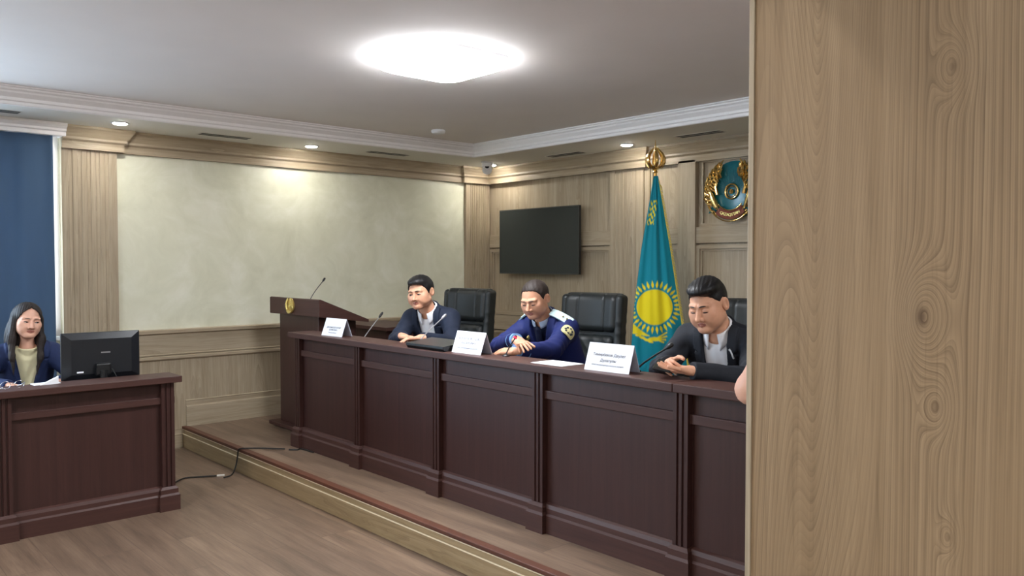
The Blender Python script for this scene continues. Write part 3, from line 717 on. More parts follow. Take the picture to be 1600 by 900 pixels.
# ================================================================== EMBLEMS
def emblem(name, label, loc, R, simple=False, plate='emblem_teal'):
    """round relief emblem facing -y; local plane x,z"""
    t = thing(name, label, 'emblem', loc)
    k = R
    T = lambda a, b, c: (a * k, -c * k, b * k)
    def disc(r, d0, d1, mat, cx=0, cz=0, seg=48, dome=0.0):
        m = MB(); m.lathe([(r * k, -d0 * k), (r * k, -d1 * k), (r * 0.8 * k, -(d1 + dome) * k)], mat, (cx * k, 0, cz * k), seg, Matrix(((1, 0, 0), (0, 0, 1), (0, 1, 0))).to_3x3())
        return m
    disc(0.86, 0.0, 0.10, plate, dome=0.06).build('backing_disc', t, smooth=True)
    G = 'gold' if not simple else 'pale_gold'
    def tb(m, pts, r, seg=6): m.tube([T(*p) for p in pts], [q * k for q in r] if isinstance(r, list) else r * k, G, seg)
    # rays from the hub to the edge
    m = MB()
    for i in range(24):
        a = PI * (-0.05 + 1.1 * i / 23)
        tb(m, [(0.24 * math.cos(a), -0.05 + 0.24 * math.sin(a), 0.17), (0.70 * math.cos(a), -0.05 + 0.78 * math.sin(a), 0.15)], 0.0065, 4)
    if simple: m.build('rays', t, smooth=True)
    else:
        for mm in [m]:
            mm.m = [0] * len(mm.m); mm.mats = ['emblem_teal']
        m.build('rays', t, smooth=True)
    # hub ring with a star shaped crossing
    m = MB()
    ring = [(0.215 * math.cos(2 * PI * i / 36), -0.05 + 0.215 * math.sin(2 * PI * i / 36), 0.20) for i in range(37)]
    tb(m, ring, 0.030, 8); ring = [(0.150 * math.cos(2 * PI * i / 30), -0.05 + 0.150 * math.sin(2 * PI * i / 30), 0.20) for i in range(31)]
    tb(m, ring, 0.010, 6)
    for a in (0.0, PI / 3, 2 * PI / 3): tb(m, [(0.07 * math.cos(a), -0.05 + 0.07 * math.sin(a), 0.21), (-0.07 * math.cos(a), -0.05 - 0.07 * math.sin(a), 0.21)], 0.028, 6)
    m.build('hub', t, smooth=True)
    # winged horses: bent wing feathers, neck, head and forelegs on both sides
    for s in (-1, 1):
        m = MB()
        for lay, (r0, r1, wd, dd) in enumerate(((0.96, 0.76, 0.046, 0.20), (0.84, 0.62, 0.044, 0.25), (0.70, 0.50, 0.040, 0.30))):
            for j in range(11 - 2 * lay):
                a0 = math.radians(64 - 9.0 * j - 3 * lay)
                p0 = (s * r1 * math.cos(a0 - 0.10), r1 * math.sin(a0 - 0.10) - 0.02, dd - 0.02); pm = (s * (r0 + r1) / 2 * math.cos(a0 + 0.02), (r0 + r1) / 2 * math.sin(a0 + 0.02) - 0.02, dd + 0.05); p1_ = (s * r0 * math.cos(a0 + 0.16), r0 * math.sin(a0 + 0.16) - 0.02, dd)
                tb(m, [p0, pm, p1_], [wd * 0.6, wd, wd * 0.35], 7)
        tb(m, [(s * r_ * math.cos(a_), r_ * math.sin(a_) - 0.02, 0.27) for r_, a_ in ((0.46, -0.25), (0.52, 0.2), (0.58, 0.6), (0.66, 0.95), (0.80, 1.12), (0.92, 1.13), (0.90, 1.02))], [0.05, 0.055, 0.05, 0.045, 0.04, 0.03, 0.015], 8)
        m.build('wing', t, smooth=True)
        m = MB()
        tb(m, [(s * 0.50, -0.50, 0.20), (s * 0.60, -0.28, 0.24), (s * 0.68, -0.05, 0.28), (s * 0.72, 0.12, 0.30), (s * 0.80, 0.17, 0.29), (s * 0.90, 0.08, 0.26)], [0.09, 0.10, 0.085, 0.065, 0.055, 0.030], 10)
        tb(m, [(s * 0.66, -0.12, 0.22), (s * 0.86, -0.10, 0.24), (s * 0.93, -0.24, 0.24), (s * 0.86, -0.28, 0.22)], [0.045, 0.038, 0.028, 0.022], 8)
        tb(m, [(s * 0.62, -0.25, 0.20), (s * 0.82, -0.34, 0.22), (s * 0.78, -0.48, 0.20)], [0.045, 0.034, 0.022], 8)
        for j in range(5): tb(m, [(s * (0.70 + 0.02 * j), 0.16 - 0.07 * j, 0.34), (s * (0.60 + 0.02 * j), 0.14 - 0.08 * j, 0.36), (s * (0.56 + 0.02 * j), 0.07 - 0.08 * j, 0.32)], [0.026, 0.022, 0.010], 6)
        tb(m, [(s * 0.74, 0.18, 0.31), (s * 0.75, 0.27, 0.33)], [0.024, 0.006], 6)
        m.build('horse', t, smooth=True)
    # ribbon with side folds and the word on it
    m = MB(); n = 16; vs = []
    for i in range(n + 1):
        a = PI * (1.28 + 0.44 * i / n)
        for r_, d in ((0.60, 0.24), (0.86, 0.30), (0.86, 0.16), (0.60, 0.12)): vs.append(T(r_ * 0.86 * math.cos(a) * 1.05, -0.02 + r_ * math.sin(a) * 0.98, d))
    fs = []
    for i in range(n):
        for q in range(4): fs.append((i * 4 + q, i * 4 + (q + 1) % 4, (i + 1) * 4 + (q + 1) % 4, (i + 1) * 4 + q))
    fs += [(0, 1, 2, 3), tuple(n * 4 + q for q in (3, 2, 1, 0))]
    m.add(vs, fs, 'ribbon_brown' if not simple else G); rb = m.build('ribbon', t, smooth=False)
    m = MB()
    for r_ in (0.60, 0.86, 0.93):
        tb(m, [(r_ * 0.86 * math.cos(PI * (1.24 + 0.52 * i / 18)) * 1.05, -0.02 + r_ * math.sin(PI * (1.24 + 0.52 * i / 18)) * 0.98, 0.28) for i in range(19)], 0.020, 6)
    for s in (-1, 1):
        for j in range(3): tb(m, [(s * (0.40 + 0.07 * j), -0.62 + 0.05 * j, 0.26), (s * (0.50 + 0.09 * j), -0.36 + 0.0 * j, 0.24)], 0.018, 6)
        tb(m, [(s * 0.52, -0.72, 0.2), (s * 0.70, -0.58, 0.22), (s * 0.80, -0.44, 0.2)], [0.05, 0.04, 0.03], 7)
    m.build('ribbon_edge', rb, smooth=True)
    if not simple:
        m = MB(); word = 'QAZAQSTAN'
        for i, ch in enumerate(word):
            a = PI * (1.5 + 0.036 * (i - 4)); ca, sa = math.cos(a), math.sin(a); rr_ = 0.735
            ox, oz = rr_ * 0.9 * ca, -0.02 + rr_ * 0.98 * sa; th = a - 1.5 * PI; d = 0.285 - 0.0 * abs(i - 4)
            text_mb(ch, 0.125, 'pale_gold', lambda x, y, z, ox=ox, oz=oz, th=th, d=d: T(ox + x * math.cos(th) - (y - 0.04) * math.sin(th), oz + x * math.sin(th) + (y - 0.04) * math.cos(th), d + z), m, ext=0.012)
        m.build('lettering', rb)
        # five pointed star tips at the lower sides
        for s in (-1, 1):
            m = MB(); pts = []
            for i in range(10):
                a = PI / 2 + PI * i / 5 + 0.3 * s; r_ = 0.17 if i % 2 == 0 else 0.075; pts.append((s * 0.70 + r_ * math.cos(a), -0.56 + r_ * math.sin(a)))
            m.prism(pts, 0.08, 0.15, 'emblem_teal', T); m.build('star', t)
    return t
emblem('wall_emblem', 'round teal and gold winged relief emblem on the oak back wall beside the column', (-3.53, YB - 0.002, 2.022), 0.262)
e2 = emblem('lectern_emblem', 'small round gold emblem on the front of the lectern', (-5.70, 2.8995, 1.132), 0.066, simple=True, plate='pale_gold')

# ================================================================== FLAG
def build_flag():
    t = thing('flag', 'tall light blue national flag with yellow sun draped on a golden pole', 'flag', (-3.96, 5.10, PZ))
    m = MB(); m.lathe([(0.17, 0.0), (0.17, 0.015), (0.14, 0.03), (0.05, 0.05), (0.03, 0.12), (0.018, 0.16)], 'flag_pole', seg=28); m.build('base', t, smooth=True)
    m = MB(); m.tube([(0, 0, 0.1), (0, 0, 1.99)], 0.012, 'flag_pole', 12); m.build('pole', t, smooth=True)
    fin = MB(); z0 = 1.985
    fin.lathe([(0.010, z0), (0.022, z0 + 0.01), (0.012, z0 + 0.025), (0.034, z0 + 0.04), (0.040, z0 + 0.055), (0.016, z0 + 0.07)], 'gold', seg=16)
    fin.tube([(0, 0, z0 + 0.06), (0, 0, z0 + 0.15), (0, 0, z0 + 0.262)], [0.016, 0.010, 0.0015], 'gold', 8)
    for i in range(6):
        a = 2 * PI * i / 6 + 0.3; ca, sa = math.cos(a), math.sin(a)
        pr = [(0.018, 0.045), (0.050, 0.055), (0.068, 0.085), (0.070, 0.115), (0.056, 0.150), (0.030, 0.180), (0.016, 0.200)]
        fin.tube([(r * ca, r * sa, z0 + z) for r, z in pr], [0.010, 0.015, 0.016, 0.015, 0.012, 0.008, 0.003], 'gold', 7)
    fin.build('finial', t, smooth=True)
    # cloth: a sheet wrapped as a cone of folds round the pole; pattern laid on the face that looks to the hall
    nu, nv = 420, 560; zt, zb = 1.965, 0.14
    dirx, diry = math.cos(math.radians(42)), math.sin(math.radians(42))        # width axis of the draped front
    nx, ny = diry, -dirx                                                      # towards the hall
    lp = [(0.0, -0.012, 0.020), (0.08, -0.035, 0.045), (0.3, -0.102, 0.115), (0.55, -0.158, 0.188), (0.75, -0.182, 0.245), (1.0, -0.20, 0.295)]
    def ext(tt):
        for a, b in zip(lp, lp[1:]):
            if tt <= b[0]: q = (tt - a[0]) / (b[0] - a[0]); return a[1] + (b[1] - a[1]) * q, a[2] + (b[2] - a[2]) * q
        return lp[-1][1:]
    U = np.linspace(0, 1, nu + 1); V = np.linspace(0, 1, nv + 1)
    lo = np.interp(V, [a[0] for a in lp], [a[1] for a in lp]); hi = np.interp(V, [a[0] for a in lp], [a[2] for a in lp])
    uu, vv = np.meshgrid(U, V); lo = lo[:, None]; hi = hi[:, None]
    a = lo + (hi - lo) * uu                                                   # across
    amp = 0.006 + 0.026 * vv
    d = 0.022 + 0.075 * vv * np.sin(np.pi * uu) ** 0.8 + amp * (0.55 * np.sin(uu * 15 + 1.2 + vv * 0.8) + 0.35 * np.sin(uu * 27 + 0.4 - vv)) * np.sin(np.pi * np.clip(uu * 1.02, 0, 1)) ** 0.5
    z = zt + (zb - zt) * vv + 0.010 * np.sin(uu * 9) * vv
    X = a * dirx + d * nx; Y = a * diry + d * ny
    P = np.stack([X, Y, z], -1).reshape(-1, 3)
    # back sheet closes the drape behind the pole
    Xb = a * dirx - (0.02 + 0.05 * vv * np.sin(np.pi * uu) + 0.4 * amp * np.sin(uu * 11)) * nx * 1.0; Yb = a * diry - (0.02 + 0.05 * vv * np.sin(np.pi * uu) + 0.4 * amp * np.sin(uu * 11)) * ny
    # colours of the woven pattern, measured on the cloth (a across, zz up)
    teal = np.array(rgb(0, 132, 150)[:3]); yel = np.array(rgb(238, 218, 26)[:3])
    col = np.tile(teal, (P.shape[0], 1)).reshape(nv + 1, nu + 1, 3)
    zz = z; cx, cz = -0.004, 0.945; Rs = 0.138
    du = a - cx; dz = zz - cz; r = np.hypot(du, dz); th = np.arctan2(dz, du)
    msk = r < Rs
    k = 32; ph = (th / (2 * np.pi) * k) % 1.0; q = (r - Rs * 1.10) / (Rs * 0.42)
    w = np.where(q < 0.35, 0.14 + 0.5 * q, 0.315 * (1 - (q - 0.35) / 0.65))
    msk |= (q > 0) & (q < 1) & (np.abs(ph - 0.5) < w)
    # soaring bird under the sun, wing tips rising on both sides
    al = a; be = zz
    def band(cu, cv, r0, r1, w0, a0, a1):
        rr = np.hypot((al - cu) / r1, (be - cv) / r1); tt = np.arctan2(be - cv, al - cu); return (np.abs(rr - 1) < w0 * np.clip(1 - ((tt - (a0 + a1) / 2) / ((a1 - a0) / 2)) ** 2, 0, 1)) & (tt > a0) & (tt < a1)
    msk |= band(cx, cz + 0.02, 0, 0.245, 0.10, math.radians(-176), math.radians(-98))
    fx = al - cx; fz = be - (cz - 0.245)
    for j in range(6):
        an = math.radians(-168 + 3 * j); x0, z0_ = -0.02 - 0.030 * j, -0.025 + 0.012 * j + 0.0012 * j * j
        px = fx - x0; pz = fz - z0_; l = px * math.cos(an - 0.5) + pz * math.sin(an - 0.5); c_ = -px * math.sin(an - 0.5) + pz * math.cos(an - 0.5)
        msk |= (l > -0.012) & (l < 0.040) & (np.abs(c_) < 0.010 * (1 - np.abs((l - 0.014) / 0.027) ** 2))
    for j in range(4):                                                        # tail feathers, right of the body
        an = math.radians(28 - 17 * j); px = fx - 0.005; pz = fz - 0.0
        l = px * math.cos(an) + pz * math.sin(an); c_ = -px * math.sin(an) + pz * math.cos(an)
        msk |= (l > 0) & (l < 0.105 - 0.010 * j) & (np.abs(c_) < 0.003 + 0.10 * l * (1 - l / 0.115))
    msk |= (np.hypot(fx / 0.05, (fz + 0.002) / 0.016) < 1)
    for j in range(5):                                                        # left wing tip rising beside the sun
        px = al - (cx - 0.150 - 0.010 * j); pz = be - (cz + 0.115 + 0.020 * j); an = math.radians(64 - 6 * j)
        l = px * math.cos(an) + pz * math.sin(an); c_ = -px * math.sin(an) + pz * math.cos(an)
        msk |= (np.abs(l) < 0.040) & (np.abs(c_) < 0.007 * (1 - (l / 0.040) ** 2))
    # ornament near the hoist at the top
    s_ = a - (lo + 0.02 * 0); o = (zz > 1.585) & (zz < 1.775) & (s_ > 0.008) & (s_ < 0.060)
    msk |= o & ((np.sin(zz * 150) * np.cos(s_ * 150) + 0.7 * np.sin(s_ * 300 + zz * 120)) > 0.1)
    col[msk] = yel
    edge = (uu > 0.985) | (vv > 0.995); col[edge] = yel
    for _ in range(2):
        c2 = col.copy(); c2[1:-1] = (col[:-2] + 2 * col[1:-1] + col[2:]) / 4; col = c2.copy(); col[:, 1:-1] = (c2[:, :-2] + 2 * c2[:, 1:-1] + c2[:, 2:]) / 4
    # mesh with both layers
    n1 = (nu + 1) * (nv + 1)
    ii = np.arange(nv)[:, None] * (nu + 1) + np.arange(nu)[None, :]; Q1 = np.stack([ii, ii + 1, ii + nu + 2, ii + nu + 1], -1).reshape(-1, 4)
    st = 6
    ub = U[::st]; vb = V[::st]; Pb = np.stack([Xb, Yb, z], -1)[::st, ::st]; nb_u = Pb.shape[1]; nb_v = Pb.shape[0]
    ib = np.arange(nb_v - 1)[:, None] * nb_u + np.arange(nb_u - 1)[None, :]; Q2 = np.stack([ib, ib + nb_u, ib + nb_u + 1, ib + 1], -1).reshape(-1, 4) + n1
    A = np.concatenate([P, Pb.reshape(-1, 3)]); Q = np.concatenate([Q1, Q2])
    o = nmesh('cloth', A, Q, t, ('flag_cloth',))
    ca = o.data.color_attributes.new('pattern', 'FLOAT_COLOR', 'POINT')
    C4 = np.ones((len(A), 4), np.float32); C4[:n1, :3] = col.reshape(-1, 3); C4[n1:, :3] = teal
    ca.data.foreach_set('color', C4.ravel())
    # fringe down the fly edge: a twisted cord of short tassels
    m = MB()
    for j in range(74):
        v = 0.04 + 0.94 * j / 73; l_, h_ = ext(v); zc = zt + (zb - zt) * v
        x = h_ * dirx + 0.022 * nx; y = h_ * diry + 0.022 * ny
        m.tube([(x, y, zc), (x + 0.012 * dirx, y + 0.012 * diry, zc - 0.008), (x + 0.018 * dirx, y + 0.018 * diry, zc - 0.022)], [0.0045, 0.0035, 0.002], 'flag_fringe', 5)
    m.tube([((ext(v)[1]) * dirx + 0.022 * nx, (ext(v)[1]) * diry + 0.022 * ny, zt + (zb - zt) * v) for v in [0.02 + 0.96 * q / 40 for q in range(41)]], 0.004, 'flag_fringe', 6)
    m.build('fringe', t, smooth=True)
plain('flag_fringe', rgb(206, 186, 70), 0.6)
build_flag()

# ================================================================== LEATHER CHAIRS
def make_chair(label, group):
    t = thing('office_chair', label, 'chair', (0, 0, 0), 0, group)
    h = 0.007
    def back(p):
        c = (0, 0.0 , 0.74); y = p[1] - 0.20 - 0.10 * (p[2] - 0.5) - 0.06 * (np.abs(p[0]) / 0.27) ** 2 * -1.0
        d = rbox((p[0], y, p[2] + 0 * p[0]), c, (0.232, 0.045, 0.345), 0.042)
        return d
    o = nmesh('backrest', *nets(back, (-0.30, 0.05, 0.36), (0.30, 0.42, 1.12), h), t, ('chair_leather',))
    def warp(p): return p[1] - 0.20 - 0.10 * (p[2] - 0.5) + 0.06 * (np.abs(p[0]) / 0.27) ** 2 * 1.0
    def head(p):
        y = p[1] - 0.20 - 0.10 * (p[2] - 0.5) + 0.06 * (np.abs(p[0]) / 0.27) ** 2
        d = rbox((p[0], y, p[2]), (0, -0.032, 0.952), (0.205, 0.058, 0.130), 0.05)
        s = 0.006 * np.exp(-((np.abs(p[0]) - 0.100) / 0.006) ** 2)
        return d + s
    nmesh('head_cushion', *nets(head, (-0.26, 0.02, 0.78), (0.26, 0.36, 1.10), 0.006), t, ('chair_leather',))
    def lum(p):
        y = p[1] - 0.20 - 0.10 * (p[2] - 0.5) + 0.05 * (np.abs(p[0]) / 0.27) ** 2
        d = rbox((p[0], y, p[2]), (0, -0.045, 0.66), (0.186, 0.05, 0.145), 0.04)
        return d + 0.006 * np.abs(np.sin(p[0] * 34 + 3 * np.sin(p[2] * 9))) * np.exp(-((p[2] - 0.72) / 0.12) ** 2)
    nmesh('lumbar_cushion', *nets(lum, (-0.25, 0.0, 0.48), (0.25, 0.36, 0.84), 0.006), t, ('chair_leather',))
    def side(p, s):
        y = p[1] - 0.155 - 0.10 * (p[2] - 0.5)
        d = rbox((p[0], y, p[2]), (s * 0.208, 0.0, 0.74), (0.030, 0.056, 0.335), 0.029)
        return d + 0.004 * np.abs(np.sin(p[2] * 42)) * (p[2] > 0.72) * np.exp(-((p[2] - 0.85) / 0.10) ** 2)
    for s in (-1, 1):
        nmesh('side_bolster', *nets(lambda p: side(p, s), (s * 0.208 - 0.05, 0.03, 0.38), (s * 0.208 + 0.05, 0.34, 1.10), 0.007), t, ('chair_leather',))
    def seat(p): return rbox(p, (0, -0.03, 0.43), (0.26, 0.25, 0.055), 0.05)
    nmesh('seat', *nets(seat, (-0.29, -0.31, 0.36), (0.29, 0.25, 0.50), 0.009), t, ('chair_leather',))
    for s in (-1, 1):
        m = MB(); m.tube([(s * 0.29, 0.17, 0.46), (s * 0.31, 0.15, 0.60), (s * 0.315, 0.05, 0.655), (s * 0.315, -0.14, 0.655), (s * 0.31, -0.20, 0.60), (s * 0.28, -0.18, 0.42)], 0.019, 'black_plastic', 8); ar = m.build('armrest', t, smooth=True)
    m = MB(); m.tube([(0, -0.02, 0.10), (0, -0.02, 0.37)], 0.028, 'chrome', 14); m.build('gas_lift', t, smooth=True)
    m = MB()
    for i in range(5):
        a = 2 * PI * i / 5 + 0.3; m.tube([(0, -0.02, 0.12), (0.30 * math.cos(a), -0.02 + 0.30 * math.sin(a), 0.065)], [0.03, 0.016], 'black_plastic', 8)
    m.build('star_base', t, smooth=True)
    for i in range(5):
        a = 2 * PI * i / 5 + 0.3; m = MB(); c = Vector((0.30 * math.cos(a), -0.02 + 0.30 * math.sin(a), 0.027))
        m.tube([c + Vector((-0.02 * math.sin(a), 0.02 * math.cos(a), 0)), c - Vector((-0.02 * math.sin(a), 0.02 * math.cos(a), 0))], 0.027, 'black_plastic', 14); m.build('caster', t, smooth=True)
    return t
CG = 'leather office chairs behind the long desk'
ch = make_chair('black leather high-back office chair behind the man in the white shirt beside the lectern', CG)
ch.location = (-5.02, 3.93, PZ); ch.rotation_euler.z = math.radians(12)
for loc, a, lb in (((-3.68, 3.93, PZ), 12, 'black leather high-back office chair to the right of the man in blue uniform'), ((-2.43, 3.88, PZ), 10, 'black leather office chair half hidden behind the man with the phone, next to the column')):
    c = copy_tree(ch); c.location = loc; c.rotation_euler.z = math.radians(a); c['label'] = lb

# ================================================================== THINGS ON THE DESKS
DT = PZ + 0.803
def tent_card(x, y, rz, lines, label, w=0.235, h=0.115, d=0.085):
    t = thing('name_card', label, 'name card', (x, y, DT), rz, 'tent name cards on the long desk')
    th = 0.0018
    f = lambda s, q, lift=0.0: (s, d * 0.5 * (q - 1) - lift * 0.8, h * q + lift * 0.4)
    m = MB(); vs = []
    m.prism([(-d * .5, 0.0), (0, h), (0, h - 2.2 * th), (-d * .5 + 1.6 * th, 0.0)], -w / 2, w / 2, 'card_white', lambda a, b, c: (c, a, b)); m.build('front_leaf', t)
    m = MB(); m.prism([(d * .5, 0.0), (0.0002, h), (0.0002, h - 2.2 * th), (d * .5 - 1.6 * th, 0.0)], -w / 2, w / 2, 'card_side', lambda a, b, c: (c, a, b)); m.build('rear_leaf', t)
    m = MB()
    sl = math.hypot(d / 2, h); ux = (d / 2 / sl, h / sl)
    for body, size, q, mat in lines:
        text_mb(body, size, mat, lambda X, Y, Z, q=q: (X, -d / 2 + (q * sl + Y) * ux[0] - (Z + 0.0006) * ux[1], (q * sl + Y) * ux[1] + (Z + 0.0006) * ux[0]), m, ext=0.0003)
    m.build('lettering', t)
    return t
tent_card(-4.79, 2.765, math.radians(4), [('ДЖАНЫБАЕВ АСКАР', 0.0155, 0.44, 'ink'), ('БЕРИКОВИЧ', 0.0155, 0.30, 'ink'), ('Алматы облысы', 0.0115, 0.16, 'ink_light')], 'white tent name card at the left end of the long desk beside the lectern')
tent_card(-3.372, 2.765, math.radians(2), [('АСКАРОВ ЖОЛДАС', 0.0180, 0.62, 'ink'), ('КАЛАУОВИЧ', 0.0180, 0.42, 'ink'), ('облыс прокурорының орынбасары', 0.0098, 0.22, 'ink_light')], 'white tent name card between the black slab monitor and the man in uniform')
tent_card(-2.385, 2.765, math.radians(3), [('Темирбеков Даулет', 0.0185, 0.54, 'ink'), ('Дулатулы', 0.0185, 0.34, 'ink'), ('облыстық прокуратура баспасөз қызметі', 0.0088, 0.20, 'ink_light')], 'white tent name card in front of the second chair, to the left of the flag', w=0.25, h=0.122)

def gooseneck(x, y, z, label, tip, stem='black_plastic', cap='black_plastic', base=True, lit=False, r=0.004, rz=0.0):
    """tip is the end of the head relative to the base"""
    t = thing('gooseneck_microphone', label, 'microphone', (x, y, z), 0, 'gooseneck microphones')
    if base:
        m = MB(); m.box(-0.035, 0.035, -0.035, 0.035, 0.0, 0.026, 'black_plastic', 0.006); m.build('base', t)
        z0 = 0.024
    else:
        m = MB(); m.lathe([(0.020, 0.0), (0.020, 0.004), (0.012, 0.010)], 'black_plastic', seg=16); m.build('socket', t, smooth=True); z0 = 0.006
    T = Vector(tip); a = Vector((0, 0, z0)); k1 = a + Vector((T.x * 0.08, T.y * 0.08, (T.z - z0) * 0.22))
    pts = []
    for i in range(13):
        u = i / 12; pts.append((1 - u) ** 2 * a + 2 * u * (1 - u) * k1 + u * u * (T * 0.84 + a * 0.16))
    m = MB(); m.tube(pts, r, stem, 8); m.build('stem', t, smooth=True)
    e = (T - pts[-1]).normalized(); b = pts[-1]; ln = (T - b).length
    m = MB(); m.tube([b - e * 0.004, b + e * 0.006, b + e * ln * 0.35, b + e * ln * 0.8, b + e * ln], [r * 1.1, r * 2.2, r * 2.5, r * 2.5, r * 1.4], cap, 12); hd = m.build('microphone_head', t, smooth=True)
    if lit:
        m = MB(); m.tube([b + e * ln * 0.15, b + e * ln * 0.60], [r * 2.9, r * 2.9], 'mic_ring_lit', 14); rg = m.build('lit_ring', hd, smooth=True); rg['label'] = 'glowing red ring'
    return t

# lectern and desk microphones
WS = PZ + 0.7005
gooseneck(-5.50, 2.955, PZ + 1.008, 'black gooseneck microphone rising from the top of the lectern', (-0.02, 0.135, 0.167), base=False, r=0.0032)
gooseneck(-4.79, 2.945, WS, 'black gooseneck microphone behind the left name card', (-0.034, 0.205, 0.242), r=0.0035, stem='silver_stem')
gooseneck(-3.915, 2.80, DT, 'thin silver gooseneck microphone in front of the man in the white shirt beside the lectern', (0.013, 0.200, 0.174), stem='silver_stem', cap='silver_stem', base=False, r=0.0036)
gooseneck(-3.135, 2.80, DT, 'gooseneck microphone with glowing red ring in front of the man in uniform', (0.020, 0.055, 0.105), lit=True, r=0.0034, base=False)
gooseneck(-2.300, 2.835, DT, 'black gooseneck microphone pointing at the man with the phone', (0.135, 0.085, 0.128), r=0.0042, base=False)

t = thing('folded_monitor', 'black slab-like monitor lying almost flat on the long desk behind the silver microphone', 'monitor', (-3.68, 2.765, DT), 0)
m = MB(); m.prism([(-0.080, 0.0), (-0.092, 0.014), (-0.092, 0.026), (0.092, 0.045), (0.092, 0.0)], -0.175, 0.175, 'black_plastic', lambda a, b, c: (c, a, b)); m.build('casing', t, bevel=0.002)
m = MB(); m.prism([(-0.092, 0.0265), (-0.092, 0.0285), (0.092, 0.0475), (0.092, 0.0455)], -0.175, 0.175, 'screen_edge', lambda a, b, c: (c, a, b)); m.build('screen', t)

t = thing('paper_sheet', 'white sheet of paper lying beside the arm of the man in uniform', 'paper', (-2.74, 2.762, DT), 0)
m = MB(); m.box(-0.105, 0.105, -0.06, 0.09, 0.0002, 0.0022, 'paper'); s_ = m.build('sheet', t)
m = MB(); m.box(-0.09, 0.10, -0.05, 0.08, 0.0024, 0.0034, 'paper'); m.build('top_sheet', t)

# computer monitor on the left desk, its back to the hall
t = thing('computer_monitor', 'black computer monitor seen from behind on the small desk at the left', 'monitor', (-5.18, 1.418, 0.6955), math.radians(88))
# local: back looks to -y (towards +x of the room after rotation)
m = MB()
def mon(m):
    W, z0, z1 = 0.213, 0.078, 0.352
    a = [(-W, z0), (W, z0), (W, z1), (-W, z1)]
    b = [(-W + 0.05, z0 + 0.03), (W - 0.05, z0 + 0.03), (W - 0.05, z1 - 0.04), (-W + 0.05, z1 - 0.04)]
    vs = [(x, 0.018, z) for x, z in a] + [(x, 0.0, z) for x, z in a] + [(x, -0.016, z) for x, z in b]
    fs = [(0, 1, 2, 3)[::-1]] + [(i, (i + 1) % 4, 4 + (i + 1) % 4, 4 + i) for i in range(4)] + [(4 + i, 4 + (i + 1) % 4, 8 + (i + 1) % 4, 8 + i) for i in range(4)] + [(8, 9, 10, 11)]
    m.add(vs, fs, 'monitor_shell')
mon(m); m.build('casing', t, bevel=0.003)
m = MB(); m.box(-0.203, 0.203, 0.0185, 0.020, 0.090, 0.340, 'screen_glass'); m.build('screen', t)
m = MB(); m.box(-0.04, 0.04, -0.055, -0.0165, 0.10, 0.17, 'black_plastic', 0.008); m.tube([(0, -0.050, 0.13), (0, -0.055, 0.06), (0, -0.03, 0.012)], [0.022, 0.020, 0.022], 'black_plastic', 12); m.box(-0.12, 0.12, -0.10, 0.09, 0.0, 0.012, 'black_plastic', 0.004); m.build('stand', t)
m = MB(); m.box(-0.005, 0.045, -0.0175, -0.0162, 0.228, 0.235, 'silver_stem'); m.build('badge', t)
m = MB(); m.box(-0.135, -0.100, -0.0178, -0.0162, 0.118, 0.127, 'card_white'); m.build('sticker', t)
m = MB(); m.tube([(0.02, -0.02, 0.16), (0.05, -0.05, 0.13), (0.08, -0.08, 0.05), (0.11, -0.10, 0.008), (0.2, -0.10, 0.006)], 0.0025, 'cable_black', 6); m.build('cord', t, smooth=True)

t = thing('paper_pad', 'white folded paper standing on the small desk beside the monitor', 'paper', (-4.97, 1.085, 0.79), math.radians(93))
m = MB(); m.prism([(-0.035, 0.001), (0.055, 0.001), (0.055, 0.042)], -0.008, 0.008, 'paper', lambda a, b, c: (a, c, b)); m.build('folded_leaf', t)
m = MB(); m.box(-0.06, 0.07, 0.0085, 0.085, 0.0, 0.004, 'paper'); m.build('sheet', t)
t = thing('smartphone', 'white smartphone lying at the left end of the small desk', 'phone', (-4.99, 0.80, 0.79), math.radians(92))
m = MB(); m.box(-0.075, 0.075, -0.036, 0.036, 0.0, 0.008, 'card_white', 0.003); m.build('body', t)
m = MB(); m.box(-0.070, 0.070, -0.033, 0.033, 0.0082, 0.0088, 'screen_glass'); m.build('screen', t)
t = thing('eyeglasses', 'pair of thin eyeglasses on the left end of the small desk', 'eyeglasses', (-4.93, 0.915, 0.79), math.radians(100))
m = MB()
for s in (-1, 1): m.tube([(s * 0.034 + 0.024 * math.cos(2 * PI * i / 20), 0.0, 0.022 + 0.019 * math.sin(2 * PI * i / 20)) for i in range(21)], 0.0013, 'chrome', 6)
m.tube([(-0.010, 0, 0.028), (0.010, 0, 0.028)], 0.0013, 'chrome', 6); m.build('frame', t, smooth=True)
for s in (-1, 1):
    m = MB(); m.tube([(s * 0.058, 0.0, 0.028), (s * 0.062, 0.05, 0.012), (s * 0.058, 0.09, 0.003)], 0.0014, 'chrome', 6); m.build('temple', t, smooth=True)

